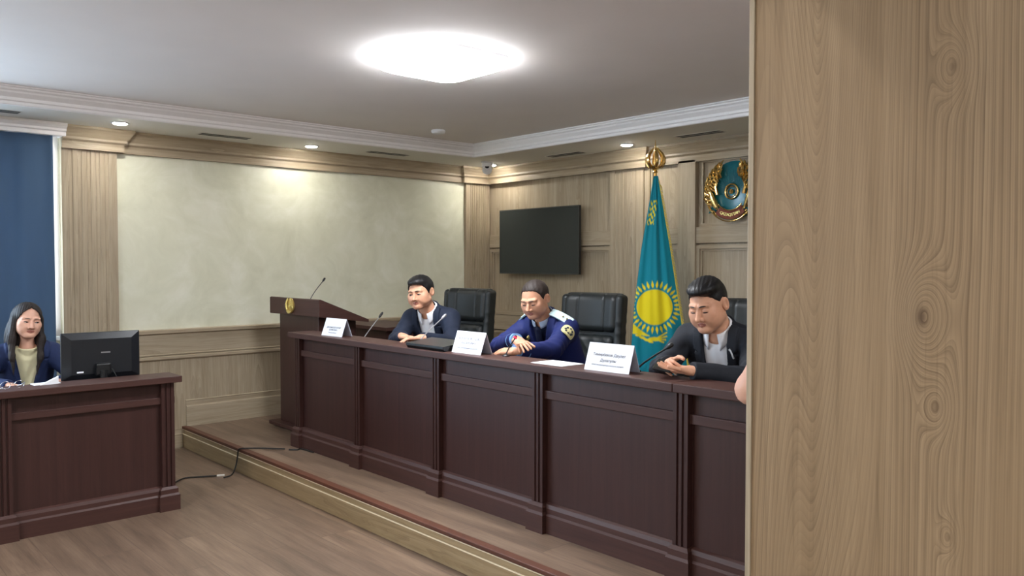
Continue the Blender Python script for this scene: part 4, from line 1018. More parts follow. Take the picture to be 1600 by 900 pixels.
# power cords on the floor and up the step
def cord(name, pts, label, plug_at=None, r=0.005):
    t = thing(name, label, 'cable', pts[0])
    o0 = Vector(pts[0]); P = [Vector(p) - o0 for p in pts]
    out = []
    for i in range(len(P) - 1):
        a = P[max(i - 1, 0)]; b = P[i]; c = P[i + 1]; d = P[min(i + 2, len(P) - 1)]
        for q in range(6):
            u = q / 6; out.append(0.5 * ((2 * b) + (c - a) * u + (2 * a - 5 * b + 4 * c - d) * u * u + (3 * b - a - 3 * c + d) * u ** 3))
    out.append(P[-1])
    m = MB(); m.tube(out, r, 'cable_black', 8); m.build('wire', t, smooth=True)
    if plug_at:
        e = (P[plug_at] - P[plug_at - 1]).normalized(); m = MB(); m.tube([P[plug_at], P[plug_at] + e * 0.05], r * 1.5, 'cable_white', 8); m.build('plug', t, smooth=True)
cord('power_cord', [(-5.27, 1.775, 0.006), (-5.35, 1.85, 0.006), (-5.50, 2.00, 0.006), (-5.47, 2.10, 0.006), (-5.42, 2.20, 0.006)], 'flat black cord on the lower floor running from behind the small desk', plug_at=4)
cord('power_cord', [(-5.34, 2.215, 0.006), (-5.36, 2.28, 0.012), (-5.40, 2.325, 0.055), (-5.40, 2.338, 0.120), (-5.385, 2.340, 0.168), (-5.36, 2.36, 0.178), (-5.30, 2.45, 0.1765), (-5.22, 2.52, 0.1765), (-5.16, 2.57, 0.1765)], 'black cord climbing the platform step and ending near the lectern')
cord('power_cord', [(-5.14, 2.59, 0.173), (-5.10, 2.63, 0.173), (-5.10, 2.665, 0.173), (-4.95, 2.672, 0.173)], 'short black cord lying against the foot of the long desk', plug_at=None)

# ================================================================== PEOPLE
def head_sdf(p, o):
    fw = o.get('fw', 1.0); jaw = o.get('jaw', 1.0); n = o.get('nose', 1.0)
    X, Y, Z = p; A = np.abs(X)
    q = (A, Y, Z)
    d = ell(p, (0, 0.018, 0.037), (0.076 * fw, 0.093, 0.089))
    d = smin(d, ell(p, (0, -0.022, -0.020), (0.066 * fw, 0.066, 0.080)), 0.03)
    d = smin(d, seg_d(q, (0.050 * fw * jaw, 0.0, -0.052), (0.018, -0.064, -0.093), 0.018, 0.019), 0.035)
    d = smin(d, seg_d(p, (0, -0.070, -0.092), (0, -0.068, -0.090), 0.021, 0.021), 0.02)
    d = smin(d, seg_d(q, (0.044 * fw, -0.056, -0.020), (0.030, -0.066, -0.036), 0.024, 0.022), 0.028)
    d = smin(d, ell(q, (0.040 * fw * jaw, -0.045, -0.055), (0.026 * jaw, 0.030, 0.030)), 0.025)
    d = smin(d, seg_d(q, (0.010, -0.083, 0.026), (0.044, -0.070, 0.027), 0.009, 0.009), 0.016)
    d = smax(d, -ell(q, (0.030, -0.096, 0.006), (0.022, 0.0165, 0.0125)), 0.008)
    d = smin(d, ell(q, (0.031, -0.0735, 0.003), (0.0175, 0.0130, 0.0135)), 0.004)
    # nose
    d = smin(d, seg_d(p, (0, -0.082, 0.016), (0, -0.104 * n - 0.004, -0.030), 0.0080, 0.0112), 0.009)
    d = smin(d, seg_d(q, (0.0135, -0.096, -0.035), (0.0135, -0.092, -0.034), 0.0090, 0.0085), 0.005)
    d = smax(d, -ell(q, (0.0070, -0.102, -0.0440), (0.0042, 0.0060, 0.0040)), 0.003)
    # lips and mouth line
    d = smin(d, seg_d(q, (0.0, -0.0905, -0.0575), (0.020, -0.0815, -0.0600), 0.0055, 0.0032), 0.007)
    d = smin(d, seg_d(q, (0.0, -0.0890, -0.0680), (0.017, -0.0820, -0.0655), 0.0062, 0.0035), 0.007)
    d = smax(d, -ell(p, (0, -0.097, -0.0625 + o.get('mouth', 0) * 0), (0.021, 0.010, 0.0011 + o.get('open', 0.0))), 0.003)
    # ears
    e = ell((A - 0.35 * (Y - 0.004), Y, Z - 0.1 * Y), (0.0775 * fw, 0.016, -0.002), (0.0070, 0.018, 0.033))
    e = smax(e, -ell(q, (0.089 * fw, 0.012, 0.001), (0.008, 0.010, 0.019)), 0.004)
    d = smin(d, e, 0.004)
    # neck down to the collar
    nb = o['neck']; d = smin(d, seg_d(p, (0, 0.022, -0.05), nb, 0.052 * o.get('nk', 1), 0.060 * o.get('nk', 1)), 0.03)
    return d
def face_parts(root, M, O, o, skin):
    """eyes, lashes, brows in head space, moved to the person frame"""
    tr = lambda v: tuple(M @ np.array(v, np.float32) + O)
    look = o.get('look', 0.0); open_ = o.get('eye', 0.0040)
    for s in (-1, 1):
        if open_ > 0.001:
            m = MB(); vs = []; fs = []; nx_, nz_ = 14, 6; c = (0.031 * s, -0.0735, 0.003); r = (0.0181, 0.0136, 0.0141)
            for i in range(nx_ + 1):
                for j in range(nz_ + 1):
                    u = (i / nx_ * 2 - 1); w = (j / nz_ * 2 - 1); x = 0.0125 * u; z = open_ * w * (1 - u * u) ** 0.7 + o.get('ez', -0.0015) + 0.0012 * u * s
                    y = -r[1] * math.sqrt(max(0, 1 - (x / r[0]) ** 2 - (z / r[2]) ** 2)); vs.append(tr((c[0] + x, c[1] + y, c[2] + z)))
            mats = []
            for i in range(nx_):
                for j in range(nz_):
                    a = i * (nz_ + 1) + j; x = 0.0125 * ((i + 0.5) / nx_ * 2 - 1)
                    m.add([vs[q] for q in (a, a + 1, a + nz_ + 2, a + nz_ + 1)], [(0, 1, 2, 3)], 'eye_dark' if abs(x - look) < 0.0048 else 'eye_white')
            m.build('eye', root, smooth=True)
        m = MB(); pts = []
        for i in range(9):
            u = i / 8 * 2 - 1; x = 0.0140 * u; z = open_ * (1 - u * u) ** 0.7 + o.get('ez', -0.0015) + 0.0012 * u * s
            y = -0.0139 * math.sqrt(max(0, 1 - (x / 0.0181) ** 2 - (z / 0.0141) ** 2)); pts.append(tr((0.031 * s + x, -0.0735 + y, 0.003 + z)))
        m.tube(pts, [0.0010, 0.0019, 0.0025, 0.0028, 0.0028, 0.0028, 0.0025, 0.0020, 0.0011], 'lash', 6); m.build('eyelash', root, smooth=True)
        m = MB(); pts = []; rr = []
        for i in range(7):
            u = i / 6; x = 0.012 + 0.035 * u; z = 0.0245 + 0.0050 * math.sin(PI * (0.15 + 0.7 * u)) - 0.002 * u; y = -0.0925 + 0.0052 * u + 0.012 * u * u
            pts.append(tr((s * x, y, z))); rr.append(o.get('brow', 0.0028) * (0.7 + 0.6 * math.sin(PI * min(1, u * 1.1 + 0.1))))
        m.tube(pts, rr, 'lash' if not o.get('browmat') else o['browmat'], 6); m.build('eyebrow', root, smooth=True)
PROF = dict(
    short=[(-0.3, 0.3), (-0.3, 0.080), (-0.080, 0.078), (-0.055, 0.066), (-0.040, 0.040), (-0.030, 0.022), (-0.022, -0.006), (-0.010, -0.008), (-0.004, 0.024), (0.012, 0.034), (0.030, 0.018), (0.038, -0.030), (0.055, -0.062), (0.3, -0.070), (0.3, 0.3)],
    high=[(-0.3, 0.3), (-0.3, 0.098), (-0.070, 0.096), (-0.045, 0.080), (-0.034, 0.050), (-0.028, 0.026), (-0.022, 0.0), (-0.010, -0.002), (-0.004, 0.026), (0.012, 0.035), (0.030, 0.018), (0.038, -0.030), (0.055, -0.060), (0.3, -0.066), (0.3, 0.3)],
    slick=[(-0.3, 0.3), (-0.3, 0.076), (-0.078, 0.074), (-0.055, 0.064), (-0.038, 0.046), (-0.026, 0.030), (-0.014, 0.022), (0.0, 0.032), (0.014, 0.036), (0.032, 0.020), (0.040, -0.020), (0.060, -0.045), (0.3, -0.050), (0.3, 0.3)])
def hair_sdf(p, o):
    st = o['hair']; X, Y, Z = p; A = np.abs(X); fw = o.get('fw', 1.0)
    nz = 0.0007 * np.sin(X * 260 + Y * 90 + 2 * np.sin(Z * 60)) + 0.0004 * np.sin(X * 520 - Y * 200)
    if st == 'long':
        d = ell(p, (0, 0.018, 0.040), (0.086 * fw, 0.104, 0.096))
        d = smin(d, ell((A, Y, Z), (0.046, 0.045, -0.06), (0.046, 0.062, 0.14)), 0.03)
        d = smin(d, seg_d((A, Y * 1.0, Z), (0.072, 0.004, 0.01), (0.082, -0.020, -0.13), 0.020, 0.026), 0.03)
        d = smin(d, seg_d((A, Y, Z), (0.082, -0.018, -0.12), (0.082, -0.070, -0.26), 0.027, 0.015), 0.03)
        d = smin(d, seg_d((A, Y, Z), (0.078, -0.065, -0.24), (0.066, -0.088, -0.37), 0.019, 0.003), 0.02)
        d = smin(d, ell(p, (0, 0.075, -0.13), (0.10, 0.045, 0.15)), 0.04)
        face = poly2(A + 0 * Y, Z + 0 * A + 0 * Y, [(0, 0.098), (0.020, 0.090), (0.045, 0.066), (0.060, 0.030), (0.064, -0.02), (0.061, -0.07), (0.062, -0.30), (0, -0.36)])
        cut = np.maximum(face, Y - 0.005)
        d = smax(d, -cut, 0.010)
        d = d + 0.0035 * np.exp(-(X / 0.004) ** 2) * (Z > 0.07)
        return d + 0.0007 * np.sin(A * 420 + Y * 200)
    base = ell(p, (0, 0.018, 0.037), (0.076 * fw + o.get('ht', 0.009), 0.093 + o.get('ht', 0.009), 0.089 + o.get('htop', 0.012)))
    if st == 'slick':
        base = smin(base, ell(p, (0.008, -0.020, 0.098), (0.072, 0.082, 0.037)), 0.02)
    if st == 'short':
        base = smin(base, ell(p, (0.0, -0.018, 0.092), (0.066, 0.074, 0.040)), 0.02)
    reg = poly2(Y + 0 * X + 0 * Z, Z + 0 * X + 0 * Y, PROF[st])
    # rounded temples: the hairline drops towards the sides
    if st in ('short', 'slick', 'high'):
        front = ell(p, (0, -0.105, 0.030), (0.062, 0.060, 0.052 if st != 'high' else 0.066))
        reg = smax(reg, -front, 0.008)
    side = 0.0
    d = smax(base, reg, 0.007)
    if st == 'slick':
        d = smax(d, -seg_d(p, (0.062, -0.09, 0.112), (0.048, 0.05, 0.150), 0.006, 0.004), 0.008)
        nz = 0.0006 * np.sin(X * 330 + Y * 120) + 0.0004 * np.sin(X * 610 - Y * 60)
    return d + nz
def torso(p, sw, k=1.0, infl=0.0, belly=1.0):
    d = ell(p, (0, 0.005, -0.17), (0.170 * k + infl, 0.112 * k + infl, 0.18 + infl))
    d = smin(d, ell(p, (0, -0.012, -0.34), (0.160 * k * belly + infl, 0.122 * k * belly + infl, 0.17 + infl)), 0.06)
    d = smin(d, ell(p, (0, 0.03, -0.46), (0.175 * k + infl, 0.135 * k + infl, 0.11 + infl)), 0.06)
    d = smin(d, seg_d(p, (-sw, 0.0, -0.060), (sw, 0.0, -0.060), 0.056 + infl, 0.056 + infl), 0.05)
    A = np.abs(p[0])
    d = smin(d, seg_d((A, p[1], p[2]), (0.02, 0.012, -0.004), (sw * 0.8, 0.0, -0.045), 0.050 + infl, 0.048 + infl), 0.04)
    return d
def hand_sdf(p, curl, thumb=0.0, spread=1.0):
    """wrist at 0, fingers +x, thumb +y, back of hand +z"""
    d = rbox(p, (0.046, 0.0, 0.0), (0.046, 0.037, 0.0125), 0.0115)
    d = smin(d, seg_d(p, (-0.022, 0, 0.0), (0.010, 0, 0), 0.026, 0.024), 0.02)
    d = smin(d, ell(p, (0.03, 0.022, -0.010), (0.030, 0.018, 0.012)), 0.012)
    for i, (y0, ln) in enumerate(((0.0285, 0.069), (0.0095, 0.077), (-0.0100, 0.071), (-0.0285, 0.056))):
        a = (0.086 - 0.003 * abs(i - 1), y0, 0.001); an = 0.0; r = 0.0089 - 0.0004 * i
        c = curl[i] if hasattr(curl, '__len__') else curl; sy = (y0 * 1.9) * spread
        f = None
        for j, fr in enumerate((0.45, 0.30, 0.25)):
            an += c * (0.75, 1.0, 0.7)[j]; L_ = ln * fr
            b = (a[0] + L_ * math.cos(an) * math.cos(sy), a[1] + L_ * math.sin(sy) * math.cos(an), a[2] - L_ * math.sin(an))
            s = seg_d(p, a, b, r, r * 0.92); f = s if f is None else np.minimum(f, s); a = b; r *= 0.92
        d = smin(d, f, 0.006)
    a = (0.018, 0.028, -0.008); dirs = [(0.62, 0.72, -0.3), (0.84, 0.48 - thumb * 0.5, -0.25 - thumb * 0.3), (0.93, 0.28 - thumb * 0.6, -0.2 - thumb * 0.5)]; r = 0.0125; f = None
    for (v, L_) in zip(dirs, (0.040, 0.030, 0.026)):
        n = math.sqrt(sum(q * q for q in v)); b = tuple(a[q] + v[q] / n * L_ for q in range(3)); s = seg_d(p, a, b, r, r * 0.9); f = s if f is None else smin(f, s, 0.003); a = b; r *= 0.88
    return smin(d, f, 0.010)
def frame3(f, n):
    x = Vector(f).normalized(); z = Vector(n); z = (z - x * z.dot(x)).normalized(); y = z.cross(x)
    return np.array([[x[i], y[i], z[i]] for i in range(3)], np.float32)
def cloth_collar(name, root, M, O, r0, r1, zt, zb, gap, drop, mat, tilt=0.0, front=1.0, n=40, thick=0.003, lead=0.0):
    """band round the neck: top edge radii r0 at zt folding down to r1 at zb, open by gap degrees at the front"""
    vs = []; fs = []; K = 6
    for i in range(n + 1):
        u = i / n; th = math.radians(-90 + gap / 2 + (360 - gap) * u); e = abs(2 * u - 1) ** 6
        for j in range(K):
            v = j / (K - 1)
            if v < 0.3: rr = (r0[0] + 0.001 * v, r0[1]); z = zt - 0.02 * (0.3 - v) / 0.3 * (1 - 1) + 0.004 * math.sin(PI * v / 0.6)
            w = v; ra = r0[0] + (r1[0] - r0[0]) * w; rb = r0[1] + (r1[1] - r0[1]) * w
            z = zt + (zb - zt) * w - drop * e * w + 0.006 * math.sin(PI * w) - tilt * (1 - math.cos(math.radians(360 * u))) * 0.0
            fy = -tilt * (0.5 - 0.5 * math.sin(th)) ; z += fy
            x = ra * math.cos(th); y = rb * math.sin(th) - lead * e * w
            vs.append(tuple(M @ np.array((x, y, z), np.float32) + O))
    for i in range(n):
        for j in range(K - 1): a = i * K + j; fs.append((a, a + K, a + K + 1, a + 1))
    m = MB(); m.add(vs, fs, mat); o = m.build(name, root, smooth=True)
    md = o.modifiers.new('thickness', 'SOLIDIFY'); md.thickness = thick; md.offset = 0
    return o
def person(label, loc, rz, o):
    root = thing('person', label, 'person', loc, rz)
    P = Vector(o['pelvis']); Nk = Vector(o['neckbase']); zt = (Nk - P).normalized()
    tw = math.radians(o.get('twist', 0)); xr = Vector((math.cos(tw), math.sin(tw), 0)); roll = math.radians(o.get('lean', 0)); xr = (xr + Vector((0, 0, math.sin(roll)))).normalized()
    yt = zt.cross(xr).normalized(); xt = yt.cross(zt)
    TM = np.array([[xt[i], yt[i], zt[i]] for i in range(3)], np.float32); TO = np.array(Nk[:], np.float32)
    HM = (np.array(Matrix.Rotation(math.radians(o.get('hyaw', 0)), 3, 'Z') @ Matrix.Rotation(math.radians(o.get('hpitch', 0)), 3, 'X') @ Matrix.Rotation(math.radians(o.get('hroll', 0)), 3, 'Y'), np.float32))
    HO = np.array(o['head'], np.float32); hs = o.get('hscale', 1.0); HMs = HM @ np.diag([hs * 0.985, hs * 0.985, hs * o.get('hz', 0.89)]).astype(np.float32)
    nb = (HM.T @ (TO + TM @ np.array((0, 0.0, -0.02), np.float32) - HO)) / np.array([hs * 0.985, hs * 0.985, hs * o.get('hz', 0.89)]); nb[2] = min(nb[2], -0.12); o['neck'] = tuple(float(q) for q in nb)
    skin = o.get('skin', 'skin')
    lo = (-0.112, -0.135, min(-0.13, nb[2] - 0.03)); hi = (0.112, 0.13, 0.14)
    lo = (min(lo[0], nb[0] - 0.07), min(lo[1], nb[1] - 0.07), lo[2]); hi = (max(hi[0], nb[0] + 0.07), max(hi[1], nb[1] + 0.07), hi[2])
    V, Q = nets(lambda p: head_sdf(p, o), lo, hi, 0.0026)
    c = V[Q].mean(1); lp = ((np.abs(c[:, 0]) / 0.022) ** 2 + ((c[:, 2] + 0.0625) / 0.0105) ** 2 < 1) & (c[:, 1] < -0.076)
    lp &= ~((c[:, 2] > -0.052))
    parts = [(V @ HMs.T + HO, Q, np.where(lp, 1, 0))]
    # torso, arms and legs under the clothes
    S = {}
    for s in ('R', 'L'):
        sg = -1 if s == 'R' else 1
        S[s] = Vector((TM @ np.array((sg * o.get('sw', 0.15), 0.0, -0.062), np.float32) + TO).tolist())
        if s + 'sh' in o: S[s] = Vector(o[s + 'sh'])
    sh = o.get('sw', 0.15); tk = o.get('k', 1.0); bl = o.get('belly', 1.0)
    legs = o.get('legs')
    def arms(p, infl, cap=None):
        d = None
        for s in ('R', 'L'):
            E_, W_ = Vector(o[s + 'el']), Vector(o[s + 'wr'])
            a = seg_d(p, S[s], E_, 0.050 + infl, 0.040 + infl); b = seg_d(p, E_, W_, 0.038 + infl, 0.026 + infl)
            if cap is not None:
                v = (W_ - E_).normalized(); b = np.maximum(b, (p[0] - W_.x) * v.x + (p[1] - W_.y) * v.y + (p[2] - W_.z) * v.z + cap)
                dd = np.sqrt((p[0] - E_.x) ** 2 + (p[1] - E_.y) ** 2 + (p[2] - E_.z) ** 2); ax_ = (E_ - S[s]).normalized()
                al = (p[0] - E_.x) * ax_.x + (p[1] - E_.y) * ax_.y + (p[2] - E_.z) * ax_.z
                fold = 0.0035 * np.sin(al * 125 + (p[0] - E_.x) * 40) * np.exp(-(dd / 0.095) ** 2)
                a = a + fold; b = b + fold
            a = smin(a, b, 0.02); d = a if d is None else np.minimum(d, a)
        return d
    def legf(p, infl):
        d = None
        for s, (hp, kn, an) in legs.items():
            a = seg_d(p, hp, kn, 0.078 + infl, 0.055 + infl); b = seg_d(p, kn, an, 0.052 + infl, 0.035 + infl)
            a = smin(a, b, 0.03); d = a if d is None else np.minimum(d, a)
        return d
    def box_of(pts, r):
        A = np.array([list(q) for q in pts]); return tuple(A.min(0) - r), tuple(A.max(0) + r)
    core = [P, Nk, S['R'], S['L']]; armp = [Vector(o[q]) for q in ('Rel', 'Rwr', 'Lel', 'Lwr')]
    legp = [Vector(q) for l in legs.values() for q in l]
    def bodyf(p):
        d = smin(torso(xf(p, TM, TO), sh, tk, -0.022, bl), legf(p, -0.012), 0.05)
        return smin(d, arms(p, -0.014 if not o.get('bare') else -0.004), 0.03)
    lo, hi = box_of(core + armp + legp, 0.16); V, Q = nets(bodyf, lo, hi, 0.010)
    parts.append((V, Q, 0))
    for s in ('R', 'L'):
        hd = o.get(s + 'hand')
        if not hd: continue
        HMh = frame3(hd['f'], hd['n']); sg = 1 if s == 'R' else -1
        fl = np.array([1, sg, 1], np.float32); hsz = o.get('handscale', 0.90)
        V, Q = nets(lambda p: hand_sdf(p, hd.get('curl', 0.25), hd.get('thumb', 0.0), hd.get('spread', 1.0)), (-0.07, -0.065, -0.10), (0.20, 0.11, 0.05), 0.0028)
        V = V * fl * hsz
        if sg < 0: Q = Q[:, ::-1]
        parts.append((V @ HMh.T + np.array(o[s + 'wr'], np.float32), Q, 0))
    V, Q, MI = join(parts); nmesh('body', V, Q, root, (skin, 'lips'), MI)
    face_parts(root, HMs, HO, o, skin)
    hm = o.get('hairmat', 'hair_black'); zl = -0.39 if o['hair'] == 'long' else -0.09
    w_ = 0.14 if o['hair'] == 'long' else 0.11
    V, Q = nets(lambda p: hair_sdf(p, o), (-w_, -0.13, zl), (w_, 0.145, 0.155), 0.003)
    nmesh('hair', V @ HMs.T + HO, Q, root, (hm,))
    # legs clothing and shoes
    tm = o.get('trousers', 'trousers_dark')
    pl_ = [P] + legp; lo, hi = box_of(pl_, 0.16)
    V, Q = nets(lambda p: smin(legf(p, 0.006), smax(torso(xf(p, TM, TO), sh, tk, 0.0, bl), xf(p, TM, TO)[2] + 0.36, 0.01), 0.05), lo, hi, 0.012)
    nmesh('trousers', V, Q, root, (tm,))
    for s, (hp, kn, an) in legs.items():
        a = Vector(an)
        V, Q = nets(lambda p: smax(smin(ell(p, (a.x, a.y - 0.06, 0.035), (0.048, 0.145, 0.045)), seg_d(p, (a.x, a.y, 0.05), (a.x, a.y, 0.10), 0.042, 0.040), 0.02), -p[2] + 0.002, 0.004), (a.x - 0.07, a.y - 0.23, -0.02), (a.x + 0.07, a.y + 0.12, 0.15), 0.009)
        nmesh('shoe', V, Q, root, ('shoe_black',))
    # shirt
    if o.get('shirt'):
        lo, hi = box_of(core, 0.17)
        def shf(p):
            q = xf(p, TM, TO); d = torso(q, sh, tk, -0.010 + o.get('sh_infl', 0), bl)
            if o.get('bare'): d = smin(d, smax(arms(p, 0.010), o['sleeve'](p), 0.004), 0.03)
            if not o.get('crew'): d = d + 0.0010 * np.sin(q[0] * 150 + q[2] * 22) * (np.abs(q[0]) < 0.07)
            nk = seg_d(q, (0, -0.006, 0.01), (0, -0.03, 0.10), 0.050, 0.062)
            d = smax(d, -nk, 0.004); d = smax(d, q[2] - 0.045, 0.004)
            if o.get('crew') and not o.get('bare'): d = np.minimum(d, smax(smax(seg_d(q, (0, 0.004, -0.03), (0, -0.006, 0.045), 0.067, 0.064), -seg_d(q, (0, 0.004, -0.03), (0, -0.006, 0.06), 0.056, 0.054), 0.001), (q[2] - 0.028 + (0.0 if not o.get('crew') else 0.02)) , 0.002)) if not o.get('vneck') else d
            return smax(d, (-0.42 - q[2]), 0.01)
        V, Q = nets(shf, lo, hi, 0.0055); sht = nmesh('shirt', V, Q, root, (o['shirt'],))
        if o.get('collar'): cloth_collar('shirt_collar', root, TM, TO + TM @ np.array((0, 0, 0.0), np.float32), (0.060, 0.062), (0.082, 0.080), 0.050, 0.002, o.get('cgap', 36), 0.030, o['shirt'], tilt=0.022, lead=0.008)
        if o.get('buttons'):
            m = MB()
            for k in range(4):
                z = -0.10 - 0.085 * k; cpt = TM @ np.array((0.0, -0.1225 * tk + 0.004 * k - 0.002, z), np.float32) + TO
                m.lathe([(0.0045, -0.002), (0.0045, 0.0015)], 'card_white', tuple(cpt), 10, Matrix(TM.tolist()) @ Matrix.Rotation(PI / 2, 3, 'X'))
    # jacket
    if o.get('jacket'):
        lo, hi = box_of(core + armp, 0.16); op = o['openpoly']
        def jf(p):
            q = xf(p, TM, TO); ja = o.get('jinfl', 0.004)
            t0 = torso(q, sh, tk, ja, bl)
            d = t0
            xx = q[0] + 0 * q[1] + 0 * q[2]; zz = q[2] + 0 * q[0] + 0 * q[1]
            op_d = poly2(xx, zz, op)
            # lapels: a raised band beside the opening
            lap = np.maximum(t0 - 0.0125, np.maximum(op_d - o.get('lapw', 0.042) * np.clip((zz + o.get('lapz', 0.27)) / 0.16, 0.0, 1.0), np.maximum(q[1] - 0.0, -(zz + o.get('lapz', 0.27)))))
            notch = poly2(np.abs(xx), zz, [(0.075, -0.055), (0.13, -0.040), (0.13, -0.066)])
            lap = np.maximum(lap, -notch)
            d = np.minimum(d, lap)
            d = np.maximum(d, -np.maximum(op_d, q[1] - 0.01))
            nk = seg_d(q, (0, 0.0, -0.01), (0, -0.02, 0.12), 0.068, 0.074); d = smax(d, -nk, 0.004)
            col = smax(smax(seg_d(q, (0, 0.010, -0.02), (0, 0.006, 0.05), 0.086, 0.074), -seg_d(q, (0, 0.008, -0.03), (0, 0.004, 0.08), 0.074, 0.069), 0.002), q[2] - 0.026 - 0.10 * q[1], 0.002)
            col = np.maximum(col, -np.maximum(op_d, q[1] - 0.01)); col = np.maximum(col, -q[1] - 0.055); d = np.minimum(d, col)
            d = smax(d, (-o.get('jlen', 0.50) - q[2]), 0.008)
            ar = arms(p, 0.012 + o.get('ainfl', 0), 0.004 + o.get('cuff', 0.0))
            ar = ar + 0.002 * np.sin(p[0] * 42 + p[2] * 55) * np.sin(p[1] * 48 - p[2] * 30)
            return smin(d, ar, 0.028)
        V, Q = nets(jf, lo, hi, 0.0055); nmesh('jacket', V, Q, root, (o['jacket'],))
    return root, TM, TO, HM, HO, S
LEG = dict(R=((-0.09, -0.02, 0.54), (-0.15, -0.40, 0.52), (-0.14, -0.34, 0.09)), L=((0.09, -0.02, 0.54), (0.15, -0.40, 0.52), (0.14, -0.34, 0.09)))
OPEN_J = [(-0.062, 0.12), (0.062, 0.12), (0.058, 0.0), (0.056, -0.10), (0.050, -0.22), (0.048, -0.6), (-0.048, -0.6), (-0.050, -0.22), (-0.056, -0.10), (-0.058, 0.0)]

# the man in navy jacket and open white shirt, beside the lectern
a1 = math.radians(20)
p1 = dict(pelvis=(0, 0.02, 0.56), neckbase=(-0.02, -0.265, 0.965), head=(-0.045, -0.330, 1.092), hyaw=-2, hpitch=9, hroll=-5, fw=1.03, jaw=1.06, hair="short", ht=0.009, htop=0.011, eye=0.0043, look=-0.003, brow=0.0026,
    hscale=0.96, Rel=(-0.205, -0.37, 0.775), Rwr=(-0.040, -0.60, 0.828), Lel=(0.205, -0.38, 0.775), Lwr=(0.115, -0.640, 0.826), sw=0.145, k=0.95,
    Rhand=dict(f=(0.85, -0.45, -0.06), n=(0.1, 0, 1), curl=0.45), Lhand=dict(f=(-0.8, -0.55, -0.02), n=(0, 0.1, 1), curl=0.32),
    legs=LEG, shirt='shirt_white', collar=True, buttons=True, open=0.0, jacket='suit_navy', openpoly=OPEN_J, skin='skin')
person('man with short black hair in navy jacket and open white shirt, seated beside the lectern', (-4.47, 3.45, PZ), math.radians(28), p1)

plain('collar_pale', rgb(176, 190, 212), 0.7)
# the man in blue uniform
V_J = [(-0.075, 0.12), (0.075, 0.12), (0.062, 0.0), (0.030, -0.12), (0.003, -0.235), (-0.003, -0.235), (-0.030, -0.12), (-0.062, 0.0)]
p2 = dict(pelvis=(0, 0.02, 0.56), neckbase=(0, -0.25, 0.960), head=(0.0, -0.335, 1.078), hyaw=8, hpitch=22, hroll=-3, fw=1.03, jaw=1.03, hair='high', hairmat='hair_soft', ht=0.005, htop=0.006, eye=0.0012, ez=-0.0065, brow=0.0018, open=0.0012,
    hscale=0.93, hz=0.90, handscale=0.85, Rel=(-0.20, -0.42, 0.800), Rwr=(0.135, -0.665, 0.880), Lel=(0.215, -0.45, 0.815), Lwr=(0.165, -0.715, 0.824), sw=0.145, k=0.97,
    Rhand=dict(f=(0.85, -0.45, -0.28), n=(0.2, -0.35, 1), curl=[0.12, 0.10, 0.22, 0.35], spread=1.9), Lhand=dict(f=(-0.95, -0.25, -0.05), n=(0.0, -0.35, 1), curl=0.28), cuff=0.02,
    legs=LEG, shirt='uniform_dark', collar=False, jacket='uniform_blue', openpoly=V_J, lapz=0.24, lapw=0.046, skin='skin_warm', trousers='uniform_dark')
r2, TM, TO, HM, HO, S2 = person('man in blue uniform with pale epaulettes, seated in the middle with hands crossed', (-3.40, 3.55, PZ), math.radians(8), p2)
